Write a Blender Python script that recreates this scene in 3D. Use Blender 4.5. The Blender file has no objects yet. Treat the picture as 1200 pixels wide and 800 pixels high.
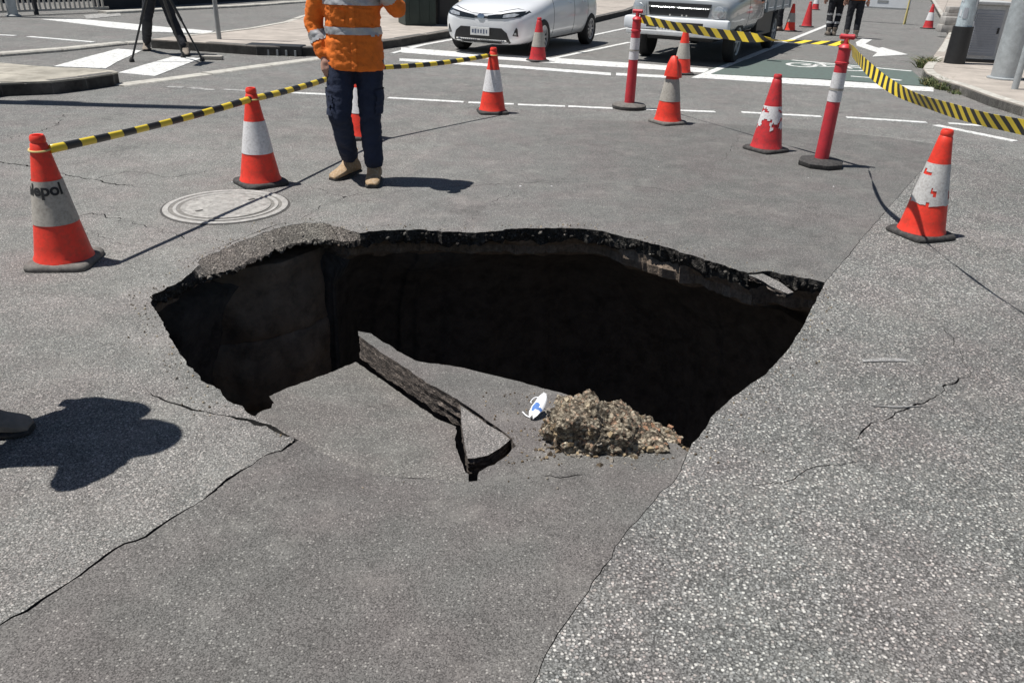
import bpy, bmesh, math, random
from mathutils import Vector, Matrix, noise
from mathutils.geometry import delaunay_2d_cdt
from mathutils.bvhtree import BVHTree
import numpy as np

random.seed(7); np.random.seed(7)
scene = bpy.context.scene
COL = scene.collection

# ------------------------------------------------------------------ camera
FPX, HORIZON_Y, CAM_H, ROLL = 925.0, -49.5, 1.6, math.radians(1.935)
TH = math.atan((400 - HORIZON_Y) / FPX)
_R, _U = Vector((1, 0, 0)), Vector((0, math.sin(TH), math.cos(TH)))
CF = Vector((0, math.cos(TH), -math.sin(TH)))
CR = _R * math.cos(ROLL) + _U * math.sin(ROLL)
CU = -_R * math.sin(ROLL) + _U * math.cos(ROLL)
EYE = Vector((0, 0, CAM_H))
cd = bpy.data.cameras.new('camera'); cam = bpy.data.objects.new('camera', cd); COL.objects.link(cam)
cd.sensor_width = 36; cd.lens = FPX / 1200 * 36; cd.clip_start = 0.05; cd.clip_end = 2000
m = Matrix.Identity(4)
for i in range(3):
    m[i][0], m[i][1], m[i][2], m[i][3] = CR[i], CU[i], -CF[i], EYE[i]
cam.matrix_world = m
scene.camera = cam

# ------------------------------------------------------------------ sky and sun
COT = 0.39                                   # shadow length over height
SUN_EL = math.atan(1 / COT)
SUN_DIR = Vector((-math.cos(SUN_EL), -0.012, math.sin(SUN_EL))).normalized()   # towards the sun
w = bpy.data.worlds.new('World'); scene.world = w; w.use_nodes = True
nt = w.node_tree
sky = nt.nodes.new('ShaderNodeTexSky'); sky.sky_type = 'NISHITA'; sky.sun_disc = False
sky.sun_elevation = SUN_EL
sky.sun_rotation = math.atan2(SUN_DIR.x, SUN_DIR.y)
sky.air_density = 1.0; sky.dust_density = 0.6; sky.ozone_density = 1.0
nt.nodes['Background'].inputs[1].default_value = 0.05
nt.links.new(sky.outputs[0], nt.nodes['Background'].inputs[0])
sl = bpy.data.lights.new('sun', 'SUN'); sun = bpy.data.objects.new('sun', sl); COL.objects.link(sun)
sl.energy = 5.0; sl.angle = math.radians(0.53); sl.color = (1.0, 0.972, 0.93)
sun.rotation_euler = SUN_DIR.to_track_quat('Z', 'Y').to_euler()
scene.view_settings.view_transform = 'Standard'; scene.view_settings.look = 'None'
scene.view_settings.gamma = 1.0; scene.view_settings.exposure = 0.14
scene.render.resolution_x, scene.render.resolution_y = 1024, 682

# ------------------------------------------------------------------ pixel -> world
def ray(px, py):
    return ((px - 600) / FPX) * CR - ((py - 400) / FPX) * CU + CF
def G(px, py, h=0.0):
    d = ray(px, py)
    return EYE + d * ((h - CAM_H) / d.z)
def GS(px, py, zf):
    z = 0.0
    for _ in range(40):
        p = G(px, py, z); z = 0.5 * z + 0.5 * zf(p.x, p.y)
    return G(px, py, z)
AX = Vector((0.444, 0.896, 0)).normalized()      # direction of the street
LAT = Vector((AX.y, -AX.x, 0))

# ------------------------------------------------------------------ materials
M = {}
def nodes(name):
    m = bpy.data.materials.new(name); m.use_nodes = True
    M[name] = m
    return m.node_tree, m.node_tree.nodes['Principled BSDF']
def N(t, kind, **kw):
    n = t.nodes.new('ShaderNode' + kind)
    for k, v in kw.items():
        if k.startswith('i_'): n.inputs[int(k[2:]) if k[2:].isdigit() else k[2:]].default_value = v
        else: setattr(n, k, v)
    return n
def L(t, a, b): t.links.new(a, b)
def rgba(c): return (c[0], c[1], c[2], 1)
def mixc(t, fac, a, b, mode='MIX'):
    n = N(t, 'Mix', data_type='RGBA', blend_type=mode)
    for inp, v in ((n.inputs[0], fac), (n.inputs[6], a), (n.inputs[7], b)):
        if hasattr(v, 'links'): L(t, v, inp)
        elif isinstance(v, (int, float)): inp.default_value = v
        else: inp.default_value = rgba(v)
    return n.outputs[2]
def ramp(t, val, stops):
    n = N(t, 'ValToRGB'); e = n.color_ramp.elements
    while len(e) < len(stops): e.new(0.5)
    for el, (p, c) in zip(e, stops):
        el.position = p; el.color = rgba(c) if not isinstance(c, (int, float)) else (c, c, c, 1)
    L(t, val, n.inputs[0]); return n.outputs[0]
def mth(t, op, a, b=0.0):
    n = N(t, 'Math', operation=op)
    for inp, v in ((n.inputs[0], a), (n.inputs[1], b)):
        if hasattr(v, 'links'): L(t, v, inp)
        else: inp.default_value = v
    return n.outputs[0]
def pos(t): return N(t, 'NewGeometry').outputs['Position']
def objco(t): return N(t, 'TexCoord').outputs['Object']
def noi(t, co, sc, det=4, rough=.6):
    n = N(t, 'TexNoise'); n.inputs['Scale'].default_value = sc; n.inputs['Detail'].default_value = det
    n.inputs['Roughness'].default_value = rough; L(t, co, n.inputs['Vector']); return n.outputs['Fac']
def vor(t, co, sc, feat='F1'):
    n = N(t, 'TexVoronoi', feature=feat); n.inputs['Scale'].default_value = sc; L(t, co, n.inputs['Vector']); return n
def bump(t, bs, h, strength, dist=0.01, prev=None):
    n = N(t, 'Bump'); n.inputs['Strength'].default_value = strength; n.inputs['Distance'].default_value = dist
    L(t, h, n.inputs['Height'])
    if prev is not None: L(t, prev, n.inputs['Normal'])
    L(t, n.outputs[0], bs.inputs['Normal']); return n.outputs[0]

def simple(name, col, rough=.6, var=.12, scale=9, metal=0, dirt=None, dirt_amt=.35, bmp=0, bscale=60, spec=.5):
    t, b = nodes(name); co = objco(t)
    n = noi(t, co, scale)
    lo = tuple(c * (1 - var) for c in col); hi = tuple(min(1, c * (1 + var)) for c in col)
    c = ramp(t, n, [(.3, lo), (.7, hi)])
    if dirt:
        d = ramp(t, noi(t, co, scale * 2.3, 6, .7), [(.45, 0), (.7, 1)])
        c = mixc(t, mth(t, 'MULTIPLY', d, dirt_amt), c, dirt)
    L(t, c, b.inputs['Base Color']); b.inputs['Roughness'].default_value = rough; b.inputs['Metallic'].default_value = metal
    b.inputs['Specular IOR Level'].default_value = spec
    if bmp: bump(t, b, noi(t, co, bscale, 5), bmp, .01)
    return M[name]

def asphalt(name, binder, stones, cell, thr, keep, var=(.78, 1.12), fine=None, bstr=.6, grad=None):
    """binder with pale aggregate stones showing through"""
    t, b = nodes(name); co = pos(t)
    v = vor(t, co, cell)
    sep = N(t, 'SeparateColor'); L(t, v.outputs['Color'], sep.inputs[0])
    st = ramp(t, sep.outputs[0], [(i / len(stones), s) for i, s in enumerate(stones)])
    st_n = t.nodes[-1]; st_n.color_ramp.interpolation = 'CONSTANT'
    wob = mth(t, 'ADD', v.outputs['Distance'], mth(t, 'MULTIPLY', mth(t, 'SUBTRACT', noi(t, co, cell * 2.5, 3), .5), .5))
    inside = ramp(t, wob, [(thr - .1, 1), (thr + .08, 0)])
    zone = mth(t, 'MULTIPLY', mth(t, 'SUBTRACT', noi(t, co, 1.9, 4, .65), .5), 1.1)
    kept = mth(t, 'GREATER_THAN', mth(t, 'ADD', sep.outputs[1], zone), keep)
    mask = mth(t, 'MULTIPLY', inside, kept)
    fi = vor(t, co, cell * 2.3); fs = N(t, 'SeparateColor'); L(t, fi.outputs['Color'], fs.inputs[0])
    base = ramp(t, fs.outputs[2], [(0, tuple(c * .45 for c in binder)), (.55, binder), (1, tuple(c * (fine or 2.1) for c in binder))])
    c = mixc(t, mask, base, st)
    big = ramp(t, noi(t, co, .55, 5, .65), [(.3, var[0]), (.7, var[1])])
    c = mixc(t, 1.0, c, big, 'MULTIPLY')
    mid = ramp(t, noi(t, co, 5.5, 4, .6), [(.3, .86), (.72, 1.1)])
    c = mixc(t, 1.0, c, mid, 'MULTIPLY')
    spot = ramp(t, noi(t, co, 1.25, 5, .7), [(.60, 1.0), (.70, .72)])
    c = mixc(t, 1.0, c, spot, 'MULTIPLY')
    dust = ramp(t, noi(t, co, 3.3, 6, .75), [(.52, 0), (.75, .35)])
    c = mixc(t, dust, c, (.33, .315, .29))
    if grad:
        # wear changes gradually across the sheet
        sx_ = N(t, 'SeparateXYZ'); L(t, co, sx_.inputs[0]); mr = N(t, 'MapRange', interpolation_type='SMOOTHSTEP')
        L(t, mth(t, 'ADD', sx_.outputs[0], mth(t, 'MULTIPLY', noi(t, co, 1.1, 4), .8)), mr.inputs[0])
        for i_, v_ in enumerate(grad): mr.inputs[i_ + 1].default_value = v_
        cc_ = N(t, 'CombineColor'); [L(t, mr.outputs[0], cc_.inputs[i_]) for i_ in range(3)]
        c = mixc(t, 1.0, c, cc_.outputs[0], 'MULTIPLY')
    # faint reddish and greenish casts of the mix
    cast = ramp(t, noi(t, co, 2.1, 2), [(.35, (1.03, .99, .985)), (.6, (.985, 1.005, .99))])
    c = mixc(t, 1.0, c, cast, 'MULTIPLY')
    L(t, c, b.inputs['Base Color'])
    b.inputs['Roughness'].default_value = .88; b.inputs['Specular IOR Level'].default_value = .3
    h = mth(t, 'ADD', mth(t, 'MULTIPLY', mask, .9), mth(t, 'MULTIPLY', noi(t, co, cell * 1.3, 4), .8))
    h = mth(t, 'ADD', h, mth(t, 'MULTIPLY', noi(t, co, 30, 5, .65), 1.6))
    bump(t, b, h, bstr, .006)
    return M[name]

STN = [(.2, .195, .188), (.42, .4, .372), (.3, .285, .268), (.56, .54, .505), (.36, .32, .298), (.26, .258, .25)]
asphalt('asphalt_coarse', (.138, .136, .131), [(.26, .254, .245), (.5, .48, .45), (.34, .325, .305), (.64, .62, .58), (.42, .38, .355), (.36, .356, .346)], 92, .47, .33, bstr=.8)
asphalt('asphalt_left', (.165, .161, .153), [(.24, .235, .225), (.42, .4, .375), (.3, .285, .268), (.52, .5, .47), (.36, .33, .31), (.28, .278, .27)], 125, .46, .4, bstr=.6)
asphalt('asphalt_patch', (.14, .133, .127), [(.24, .228, .216), (.19, .178, .17), (.34, .325, .305), (.2, .19, .182)], 125, .42, .66, var=(.86, 1.06), fine=1.45, bstr=.5)
asphalt('asphalt_slab', (.155, .147, .138), [(.24, .228, .216), (.34, .325, .3), (.28, .265, .245), (.44, .42, .39)], 118, .44, .48, var=(.9, 1.06), fine=1.6, bstr=.6)
asphalt('asphalt_patch_far', (.14, .136, .131), [(.27, .26, .245), (.2, .19, .18), (.34, .325, .305), (.22, .21, .2)], 125, .42, .6, var=(.9, 1.06), fine=1.45, bstr=.4, grad=(-.7, 2.2, 1.24, .97))
asphalt('asphalt_far', (.15, .148, .142), STN, 105, .42, .6, var=(.86, 1.08), bstr=.4)
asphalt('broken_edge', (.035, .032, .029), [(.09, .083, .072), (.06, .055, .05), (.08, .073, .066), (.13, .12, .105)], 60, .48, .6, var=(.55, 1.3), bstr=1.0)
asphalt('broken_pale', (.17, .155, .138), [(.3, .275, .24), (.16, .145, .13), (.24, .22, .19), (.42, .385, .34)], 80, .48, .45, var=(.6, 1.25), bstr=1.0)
def layered():
    t, b = nodes('layered_asphalt'); co = pos(t)
    sx = N(t, 'SeparateXYZ'); L(t, co, sx.inputs[0])
    mp = N(t, 'Mapping'); L(t, co, mp.inputs[0]); mp.inputs['Scale'].default_value = (24, 24, 72)
    n1 = noi(t, mp.outputs[0], 1.0, 4); n2 = noi(t, co, 90, 4)
    c = ramp(t, n1, [(.3, (.02, .017, .016)), (.5, (.085, .07, .06)), (.68, (.24, .2, .17))])
    c = mixc(t, 1.0, c, ramp(t, n2, [(.3, .55), (.7, 1.3)]), 'MULTIPLY')
    L(t, c, b.inputs['Base Color']); b.inputs['Roughness'].default_value = .95
    bump(t, b, mth(t, 'ADD', n1, n2), .9, .012)
layered()
simple('crack_fill', (.018, .017, .016), .95, .3, 60)
simple('base_course', (.24, .185, .14), .95, .4, 30, bmp=.8, bscale=70, dirt=(.1, .08, .06), dirt_amt=.8)
simple('soil', (.075, .064, .054), .97, .5, 7, bmp=.9, bscale=14, dirt=(.13, .112, .094), dirt_amt=.7)
def gravel_core():
    t, b = nodes('gravel_core'); co = objco(t); v = vor(t, mixc(t, .02, co, N(t, 'TexNoise', i_Scale=40).outputs['Color'], 'ADD'), 75); sp_ = N(t, 'SeparateColor'); L(t, v.outputs['Color'], sp_.inputs[0])
    c = ramp(t, sp_.outputs[0], [(0, (.13, .108, .08)), (.25, (.32, .275, .205)), (.5, (.22, .19, .14)), (.75, (.43, .38, .29)), (.9, (.31, .2, .135))])
    c = mixc(t, ramp(t, v.outputs['Distance'], [(.35, 0), (.62, 1)]), c, (.07, .055, .038))
    c = mixc(t, 1.0, c, ramp(t, noi(t, co, 22, 5, .7), [(.33, .62), (.6, 1.4)]), 'MULTIPLY')
    L(t, c, b.inputs['Base Color']); b.inputs['Roughness'].default_value = .95; bump(t, b, noi(t, co, 160, 4), .6, .006)
gravel_core()
for k, c in enumerate([(.34, .26, .16), (.2, .145, .085), (.45, .38, .27), (.1, .075, .05), (.36, .2, .12), (.27, .24, .2)]):
    simple('pebble_%d' % k, c, .9, .3, 60, bmp=.5, bscale=200)
def paint(name, col, worn, under, lo=.42, hi=.62, sc=14):
    t, b = nodes(name); co = pos(t)
    n = mth(t, 'ADD', mth(t, 'MULTIPLY', noi(t, co, sc, 6, .75), .6), mth(t, 'MULTIPLY', noi(t, co, sc * 8, 3), .4))
    f = ramp(t, n, [(lo, 0), (hi, 1)])
    c = mixc(t, mth(t, 'MULTIPLY', f, worn), col, under)
    L(t, c, b.inputs['Base Color']); b.inputs['Roughness'].default_value = .7; b.inputs['Specular IOR Level'].default_value = .3
    bump(t, b, noi(t, co, 180, 3), .3, .004)
paint('white_paint', (.8, .8, .77), .8, (.18, .177, .17), .44, .62)
paint('worn_paint', (.62, .61, .58), .95, (.15, .147, .14), .36, .56)
paint('scrape_paint', (.62, .61, .59), 1.0, (.2, .197, .19), .34, .5, 30)
paint('green_paint', (.12, .165, .145), .8, (.1, .1, .095))
simple('shaft_concrete', (.25, .185, .13), .95, .4, 3, dirt=(.08, .06, .042), dirt_amt=.9, bmp=.6, bscale=25)
simple('concrete', (.4, .37, .31), .9, .25, 2, dirt=(.15, .135, .11), dirt_amt=.7, bmp=.3, bscale=90)
simple('concrete_pink', (.4, .355, .31), .9, .22, 2, dirt=(.22, .2, .17), bmp=.3, bscale=90)
simple('kerb_stone', (.13, .124, .115), .9, .25, 6, dirt=(.06, .055, .05), dirt_amt=.6, bmp=.5, bscale=70)
simple('kerb_pale', (.5, .48, .43), .9, .18, 6, dirt=(.2, .18, .15), dirt_amt=.6, bmp=.4, bscale=70)
simple('cover_iron', (.38, .365, .34), .8, .3, 14, dirt=(.14, .13, .12), dirt_amt=.75, bmp=.6, bscale=140)
simple('cover_gap', (.07, .066, .062), .9); simple('cover_groove', (.19, .18, .165), .9, .3, 20)
simple('cover_ring', (.42, .405, .38), .75, .2, 20, dirt=(.2, .19, .175), dirt_amt=.6, bmp=.5, bscale=140)
simple('cone_orange', (.88, .05, .026), .5, .1, 12, dirt=(.34, .06, .035), dirt_amt=.5, bmp=.12, bscale=40)
simple('cone_red', (.62, .035, .04), .5, .12, 12, dirt=(.2, .05, .05), dirt_amt=.65, bmp=.12, bscale=40)
simple('post_red', (.6, .036, .05), .45, .12, 10, dirt=(.25, .05, .06), dirt_amt=.4)
simple('rubber', (.035, .033, .032), .8, .3, 20, dirt=(.12, .11, .1), dirt_amt=.6, bmp=.3, bscale=90)
simple('rubber_dusty', (.13, .12, .11), .85, .3, 20, dirt=(.25, .23, .2), dirt_amt=.6, bmp=.3, bscale=90)
simple('sleeve_white', (.78, .77, .77), .5, .06, 25, dirt=(.4, .37, .36), dirt_amt=.6)
simple('sleeve_mid', (.6, .59, .57), .55, .1, 25, dirt=(.33, .29, .27), dirt_amt=.75)
simple('sleeve_grey', (.44, .41, .36), .6, .1, 25, dirt=(.22, .2, .17), dirt_amt=.7)
simple('letter_black', (.02, .02, .02), .6)
def stripe(name, per, slant):
    t, b = nodes(name)
    uv = N(t, 'UVMap').outputs[0]; s = N(t, 'SeparateXYZ'); L(t, uv, s.inputs[0])
    f = mth(t, 'FRACT', mth(t, 'ADD', mth(t, 'DIVIDE', s.outputs[0], per), mth(t, 'MULTIPLY', s.outputs[1], slant)))
    k = mth(t, 'GREATER_THAN', f, .5)
    c = mixc(t, k, (.8, .6, .05), (.025, .025, .025))
    L(t, c, b.inputs['Base Color']); b.inputs['Roughness'].default_value = .35
    tr = b.inputs.get('Transmission Weight')
stripe('tape_stripe', .2, .5); stripe('tape_stripe_rolled', .21, .08); stripe('tape_stripe_twist', .09, .95)
simple('hivis', (.86, .2, .02), .85, .1, 9, dirt=(.45, .1, .02), dirt_amt=.4, bmp=.3, bscale=60)
simple('retro', (.5, .5, .5), .45, .1, 40, metal=.25)
simple('navy', (.016, .024, .052), .92, .25, 10, bmp=.35, bscale=70)
simple('black_cloth', (.018, .019, .024), .92, .25, 10, bmp=.35, bscale=70)
simple('skin', (.46, .26, .19), .55, .08, 20)
simple('hair', (.05, .03, .02), .6, .3, 60, bmp=.6, bscale=120)
simple('boot_tan', (.36, .24, .13), .85, .18, 25, dirt=(.6, .52, .42), dirt_amt=.55, bmp=.35, bscale=120)
simple('boot_dark', (.24, .2, .16), .8, .2, 25, dirt=(.16, .14, .12), dirt_amt=.5, bmp=.3, bscale=120)
simple('hard_hat', (.75, .75, .72), .4, .04)
simple('car_white', (.8, .81, .82), .22, .02, 2, spec=.6)
simple('ute_white', (.33, .35, .365), .25, .05, 3, dirt=(.35, .33, .3), dirt_amt=.25)
for k_ in ('car_white', 'ute_white'): M[k_].node_tree.nodes['Principled BSDF'].inputs['Coat Weight'].default_value = .8
simple('black_plastic', (.02, .02, .021), .5, .2, 20)
simple('dark_glass', (.015, .018, .02), .08, .1, 3, spec=.8)
simple('lamp_glass', (.55, .57, .58), .12, .25, 14, metal=.5)
simple('chrome', (.7, .7, .7), .2, .05, 9, metal=1)
simple('tyre', (.025, .025, .025), .85, .2, 30)
simple('alloy', (.55, .55, .56), .35, .08, 9, metal=.8)
simple('plate_white', (.72, .72, .7), .5, .05)
simple('plate_ink', (.12, .14, .2), .6)
simple('galvanised', (.46, .49, .5), .5, .15, 7, metal=.35, dirt=(.3, .31, .31), dirt_amt=.5)
simple('pole_grey', (.3, .31, .31), .55, .15, 7, metal=.2)
simple('graffiti_blue', (.05, .09, .18), .6, .3, 12)
simple('graffiti_pale', (.5, .57, .6), .6, .2, 12)
simple('cabinet_grey', (.5, .51, .51), .6, .08, 4, dirt=(.22, .21, .2), dirt_amt=.4)
simple('cabinet_blue', (.36, .375, .41), .6, .08, 4)
simple('bin_green', (.02, .035, .028), .5, .2, 6)
simple('wall_dark', (.03, .03, .034), .8, .25, 2)
simple('railing', (.5, .47, .42), .6, .1, 6)
simple('leaf_a', (.075, .1, .03), .7, .3, 30); simple('leaf_b', (.17, .15, .06), .75, .3, 30)
simple('board_white', (.68, .7, .72), .5, .06, 4)
simple('mask_white', (.8, .81, .82), .8, .04); simple('mask_blue', (.09, .2, .5), .8, .1)
simple('block', (.42, .4, .37), .9, .2, 6); simple('yellow_leg', (.6, .5, .2), .6)

# ------------------------------------------------------------------ mesh helpers
class MB:
    def __init__(s): s.v, s.f, s.mi = [], [], []
    def add(s, vs, fs, mi=0):
        o = len(s.v); s.v += [tuple(v) for v in vs]
        s.f += [tuple(i + o for i in f) for f in fs]; s.mi += [mi] * len(fs)
    def box(s, c, size, rot=0.0, mi=0, bev=0.0):
        x, y, z = size[0] / 2, size[1] / 2, size[2] / 2
        if bev <= 0:
            vs = [(sx * x, sy * y, sz * z) for sz in (-1, 1) for sx, sy in ((-1, -1), (1, -1), (1, 1), (-1, 1))]
            fs = [(3, 2, 1, 0), (4, 5, 6, 7), (0, 1, 5, 4), (1, 2, 6, 5), (2, 3, 7, 6), (3, 0, 4, 7)]
        else:
            bm = bmesh.new(); bmesh.ops.create_cube(bm, size=1)
            for v in bm.verts: v.co = Vector((v.co.x * 2 * x, v.co.y * 2 * y, v.co.z * 2 * z))
            bmesh.ops.bevel(bm, geom=list(bm.edges), offset=bev, segments=2, affect='EDGES', profile=.5)
            bm.verts.index_update(); vs = [tuple(v.co) for v in bm.verts]; fs = [tuple(v.index for v in f.verts) for f in bm.faces]; bm.free()
        cr, sr = math.cos(rot), math.sin(rot)
        s.add([(c[0] + a * cr - b * sr, c[1] + a * sr + b * cr, c[2] + d) for a, b, d in vs], fs, mi)
        return s
    def tube(s, pts, radii, n=12, mi=0, cap=True):
        pts = [Vector(p) for p in pts]
        if not hasattr(radii, '__len__'): radii = [radii] * len(pts)
        rings = []; up = None
        for i, p in enumerate(pts):
            d = (pts[min(i + 1, len(pts) - 1)] - pts[max(i - 1, 0)]).normalized()
            if up is None: up = Vector((0, 0, 1)) if abs(d.z) < .9 else Vector((1, 0, 0))
            a = d.cross(up).normalized(); b = a.cross(d).normalized(); up = b
            rings.append([p + (a * math.cos(2 * math.pi * k / n) + b * math.sin(2 * math.pi * k / n)) * radii[i] for k in range(n)])
        vs = [v for r in rings for v in r]; fs = []
        for i in range(len(pts) - 1):
            for k in range(n): fs.append((i * n + k, i * n + (k + 1) % n, (i + 1) * n + (k + 1) % n, (i + 1) * n + k))
        if cap: fs.append(tuple(range(n - 1, -1, -1))); fs.append(tuple((len(pts) - 1) * n + k for k in range(n)))
        s.add(vs, fs, mi); return s
    def lathe(s, prof, n=32, c=(0, 0, 0), mi=0, rfun=None):
        vs, fs = [], []
        for j, (r, z) in enumerate(prof):
            for k in range(n):
                a = 2 * math.pi * k / n; rr, zz = (r, z) if rfun is None else rfun(r, z, a)
                vs.append((c[0] + rr * math.cos(a), c[1] + rr * math.sin(a), c[2] + zz))
        for j in range(len(prof) - 1):
            for k in range(n): fs.append((j * n + k, j * n + (k + 1) % n, (j + 1) * n + (k + 1) % n, (j + 1) * n + k))
        if prof[0][0] > 1e-5: fs.append(tuple(range(n - 1, -1, -1)))
        if prof[-1][0] > 1e-5: fs.append(tuple((len(prof) - 1) * n + k for k in range(n)))
        s.add(vs, fs, mi); return s
    def prism(s, poly, z0, z1, mi=0):
        poly = [(p[0], p[1]) for p in poly]
        ar = sum(poly[i][0] * poly[(i + 1) % len(poly)][1] - poly[(i + 1) % len(poly)][0] * poly[i][1] for i in range(len(poly)))
        if ar < 0: poly = poly[::-1]
        n = len(poly); f0 = z0 if callable(z0) else (lambda x, y: z0); f1 = z1 if callable(z1) else (lambda x, y: z1)
        vs = [(x, y, f0(x, y)) for x, y in poly] + [(x, y, f1(x, y)) for x, y in poly]
        fs = [tuple(range(n - 1, -1, -1)), tuple(range(n, 2 * n))] + [(i, (i + 1) % n, n + (i + 1) % n, n + i) for i in range(n)]
        s.add(vs, fs, mi); return s
    def build(s, name, mats, parent=None, smooth=False, loc=None):
        me = bpy.data.meshes.new(name); me.from_pydata(s.v, [], s.f); me.update()
        return link(name, me, mats, parent, smooth, s.mi, loc)
def link(name, me, mats, parent=None, smooth=False, mi=None, loc=None):
    o = bpy.data.objects.new(name, me); COL.objects.link(o)
    for mm in (mats if isinstance(mats, (list, tuple)) else [mats]): me.materials.append(M[mm])
    if mi is not None and any(mi): me.polygons.foreach_set('material_index', mi)
    if smooth:
        me.polygons.foreach_set('use_smooth', [True] * len(me.polygons))
        if smooth != 'all':
            try: me.set_sharp_from_angle(angle=math.radians(40))
            except Exception: pass
    if parent: o.parent = parent
    if loc is not None: o.location = loc
    return o
def tag(o, label, cat, group=None):
    o['label'] = label; o['category'] = cat
    if group: o['group'] = group
    return o
def struct(o, kind='structure'): o['kind'] = kind; return o
def thing(name, label, cat, loc=(0, 0, 0), rz=0.0, group=None):
    o = bpy.data.objects.new(name, None); COL.objects.link(o); o.empty_display_size = .1
    o.location = loc; o.rotation_euler = (0, 0, rz); return tag(o, label, cat, group)
def inpoly(x, y, poly):
    c = False; j = len(poly) - 1
    for i in range(len(poly)):
        xi, yi = poly[i][0], poly[i][1]; xj, yj = poly[j][0], poly[j][1]
        if (yi > y) != (yj > y) and x < (xj - xi) * (y - yi) / (yj - yi) + xi: c = not c
        j = i
    return c
def resample(pts, step, closed=False):
    pts = [Vector(p) for p in pts]
    if closed: pts = pts + [pts[0]]
    out = []
    for a, b in zip(pts[:-1], pts[1:]):
        n = max(1, int(round((b - a).length / step)))
        out += [a.lerp(b, k / n) for k in range(n)]
    if not closed: out.append(pts[-1])
    return out
def catmull(pts, n=8):
    pts = [Vector(p) for p in pts]; q = [pts[0] * 2 - pts[1]] + pts + [pts[-1] * 2 - pts[-2]]; out = []
    for i in range(1, len(q) - 2):
        for k in range(n):
            t = k / n; a, b, c, d = q[i - 1], q[i], q[i + 1], q[i + 2]
            out.append(.5 * ((2 * b) + (c - a) * t + (2 * a - 5 * b + 4 * c - d) * t * t + (3 * b - a - 3 * c + d) * t ** 3))
    out.append(pts[-1]); return out
def nz(p, sc, seed=0.0): return noise.noise(Vector((p[0] * sc + seed, p[1] * sc + seed * 1.7, (p[2] if len(p) > 2 else 0) * sc + seed * .3)))
def smooth01(t): t = max(0, min(1, t)); return t * t * (3 - 2 * t)
def evalmesh(o):
    dg = bpy.context.evaluated_depsgraph_get(); dg.update()
    return bpy.data.meshes.new_from_object(o.evaluated_get(dg))
def clip_cell(poly, x0, x1, y0, y1):
    for ax, lim, sg in ((0, x0, 1), (0, x1, -1), (1, y0, 1), (1, y1, -1)):
        out = []
        for i in range(len(poly)):
            a, b = poly[i], poly[(i + 1) % len(poly)]
            ia, ib = (a[ax] - lim) * sg >= 0, (b[ax] - lim) * sg >= 0
            if ia: out.append(a)
            if ia != ib:
                t = (lim - a[ax]) / (b[ax] - a[ax]); out.append((a[0] + (b[0] - a[0]) * t, a[1] + (b[1] - a[1]) * t))
        poly = out
        if len(poly) < 3: return []
    return poly

# ================================================================== ROAD WITH THE COLLAPSE
HOLE_PX = [(176, 354), (178, 346), (195, 337), (215, 328), (230, 316), (235, 304), (260, 292), (296, 278), (325, 267), (354, 261), (377, 261), (398, 266),
           (421, 273), (450, 270), (490, 269), (520, 271), (555, 273), (575, 272), (600, 268), (640, 267), (690, 268), (703, 270), (745, 281),
           (777, 288), (810, 299), (855, 313), (875, 320), (897, 317), (925, 322), (967, 331), (952, 360), (940, 385), (925, 407), (912, 422),
           (897, 439), (880, 450), (861, 463), (837, 485), (825, 505), (812, 517), (805, 528), (785, 531), (745, 531), (710, 532), (677, 541), (640, 543), (590, 552),
           (545, 553), (500, 549), (450, 546), (400, 530), (365, 515), (345, 508), (320, 498), (300, 488), (285, 478), (267, 468), (257, 457), (240, 447), (222, 430), (205, 405), (190, 378)]
LIP_A, LIP_B = (805, 528), (345, 508)
hole_raw = [G(*p) for p in HOLE_PX]
hole = []
_seam_i = (HOLE_PX.index((967, 331)), HOLE_PX.index((805, 528)))
_lip_i = (HOLE_PX.index((805, 528)), HOLE_PX.index((345, 508)))
hole_seg = []
for i in range(len(hole_raw)):
    a, b = hole_raw[i], hole_raw[(i + 1) % len(hole_raw)]
    n = max(1, int(round((b - a).length / .022)))
    amp = .006 if _seam_i[0] <= i < _lip_i[1] else .011 if i >= _lip_i[1] else .02
    for k in range(n):
        p = a.lerp(b, k / n)
        q = Vector((p.x + amp * (nz(p, 14, 3) + .7 * nz(p, 40, 9)), p.y + amp * (nz(p, 14, 31) + .7 * nz(p, 40, 19)), 0))
        hole.append(q); hole_seg.append(i)
NH = len(hole)
lip_line = [p for p, s in zip(hole, hole_seg) if _lip_i[0] <= s <= _lip_i[1]]
_lx = np.array([(p.x, p.y) for p in lip_line])
def sag(x, y):
    if not (-1.3 < x < 1.1 and 1.6 < y < 3.0): return 0.0
    d = float(np.sqrt(((_lx - (x, y)) ** 2).sum(1)).min())
    e = smooth01((x + .95) / .35) * smooth01((.78 - x) / .3)
    return -.04 * e * math.exp(-(d / .17) ** 2)

SEAM_PX_FAR = [(967, 331), (1010, 280), (1060, 222), (1085, 195), (1104, 170)]
SEAM_PX_NEAR = [(805, 528), (790, 560), (752, 600), (722, 640), (700, 678), (670, 720), (640, 768), (622, 800)]
CRK_L = [(345, 511), (330, 525), (315, 531), (290, 547), (268, 562), (245, 580), (217, 597), (190, 612), (170, 628), (135, 643), (105, 665), (70, 688), (30, 715), (0, 733)]
def ext(p, q, d): v = (q - p).normalized(); return q + v * d
seam_far = [G(*p) for p in SEAM_PX_FAR]; seam_near = [G(*p) for p in SEAM_PX_NEAR]
seam_near.append(ext(seam_near[-3], seam_near[-1], 6.0))
crk_l = [G(*p) for p in CRK_L]; crk_l.append(ext(crk_l[-5], crk_l[-1], 6.0))
far_edge = [G(*p) for p in [(1104, 170), (1040, 161), (980, 155), (910, 149), (840, 145), (700, 141), (600, 140), (520, 147)]]
far_left = [G(*p) for p in [(520, 147), (505, 175), (478, 205), (440, 240), (421, 273)]]

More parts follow.
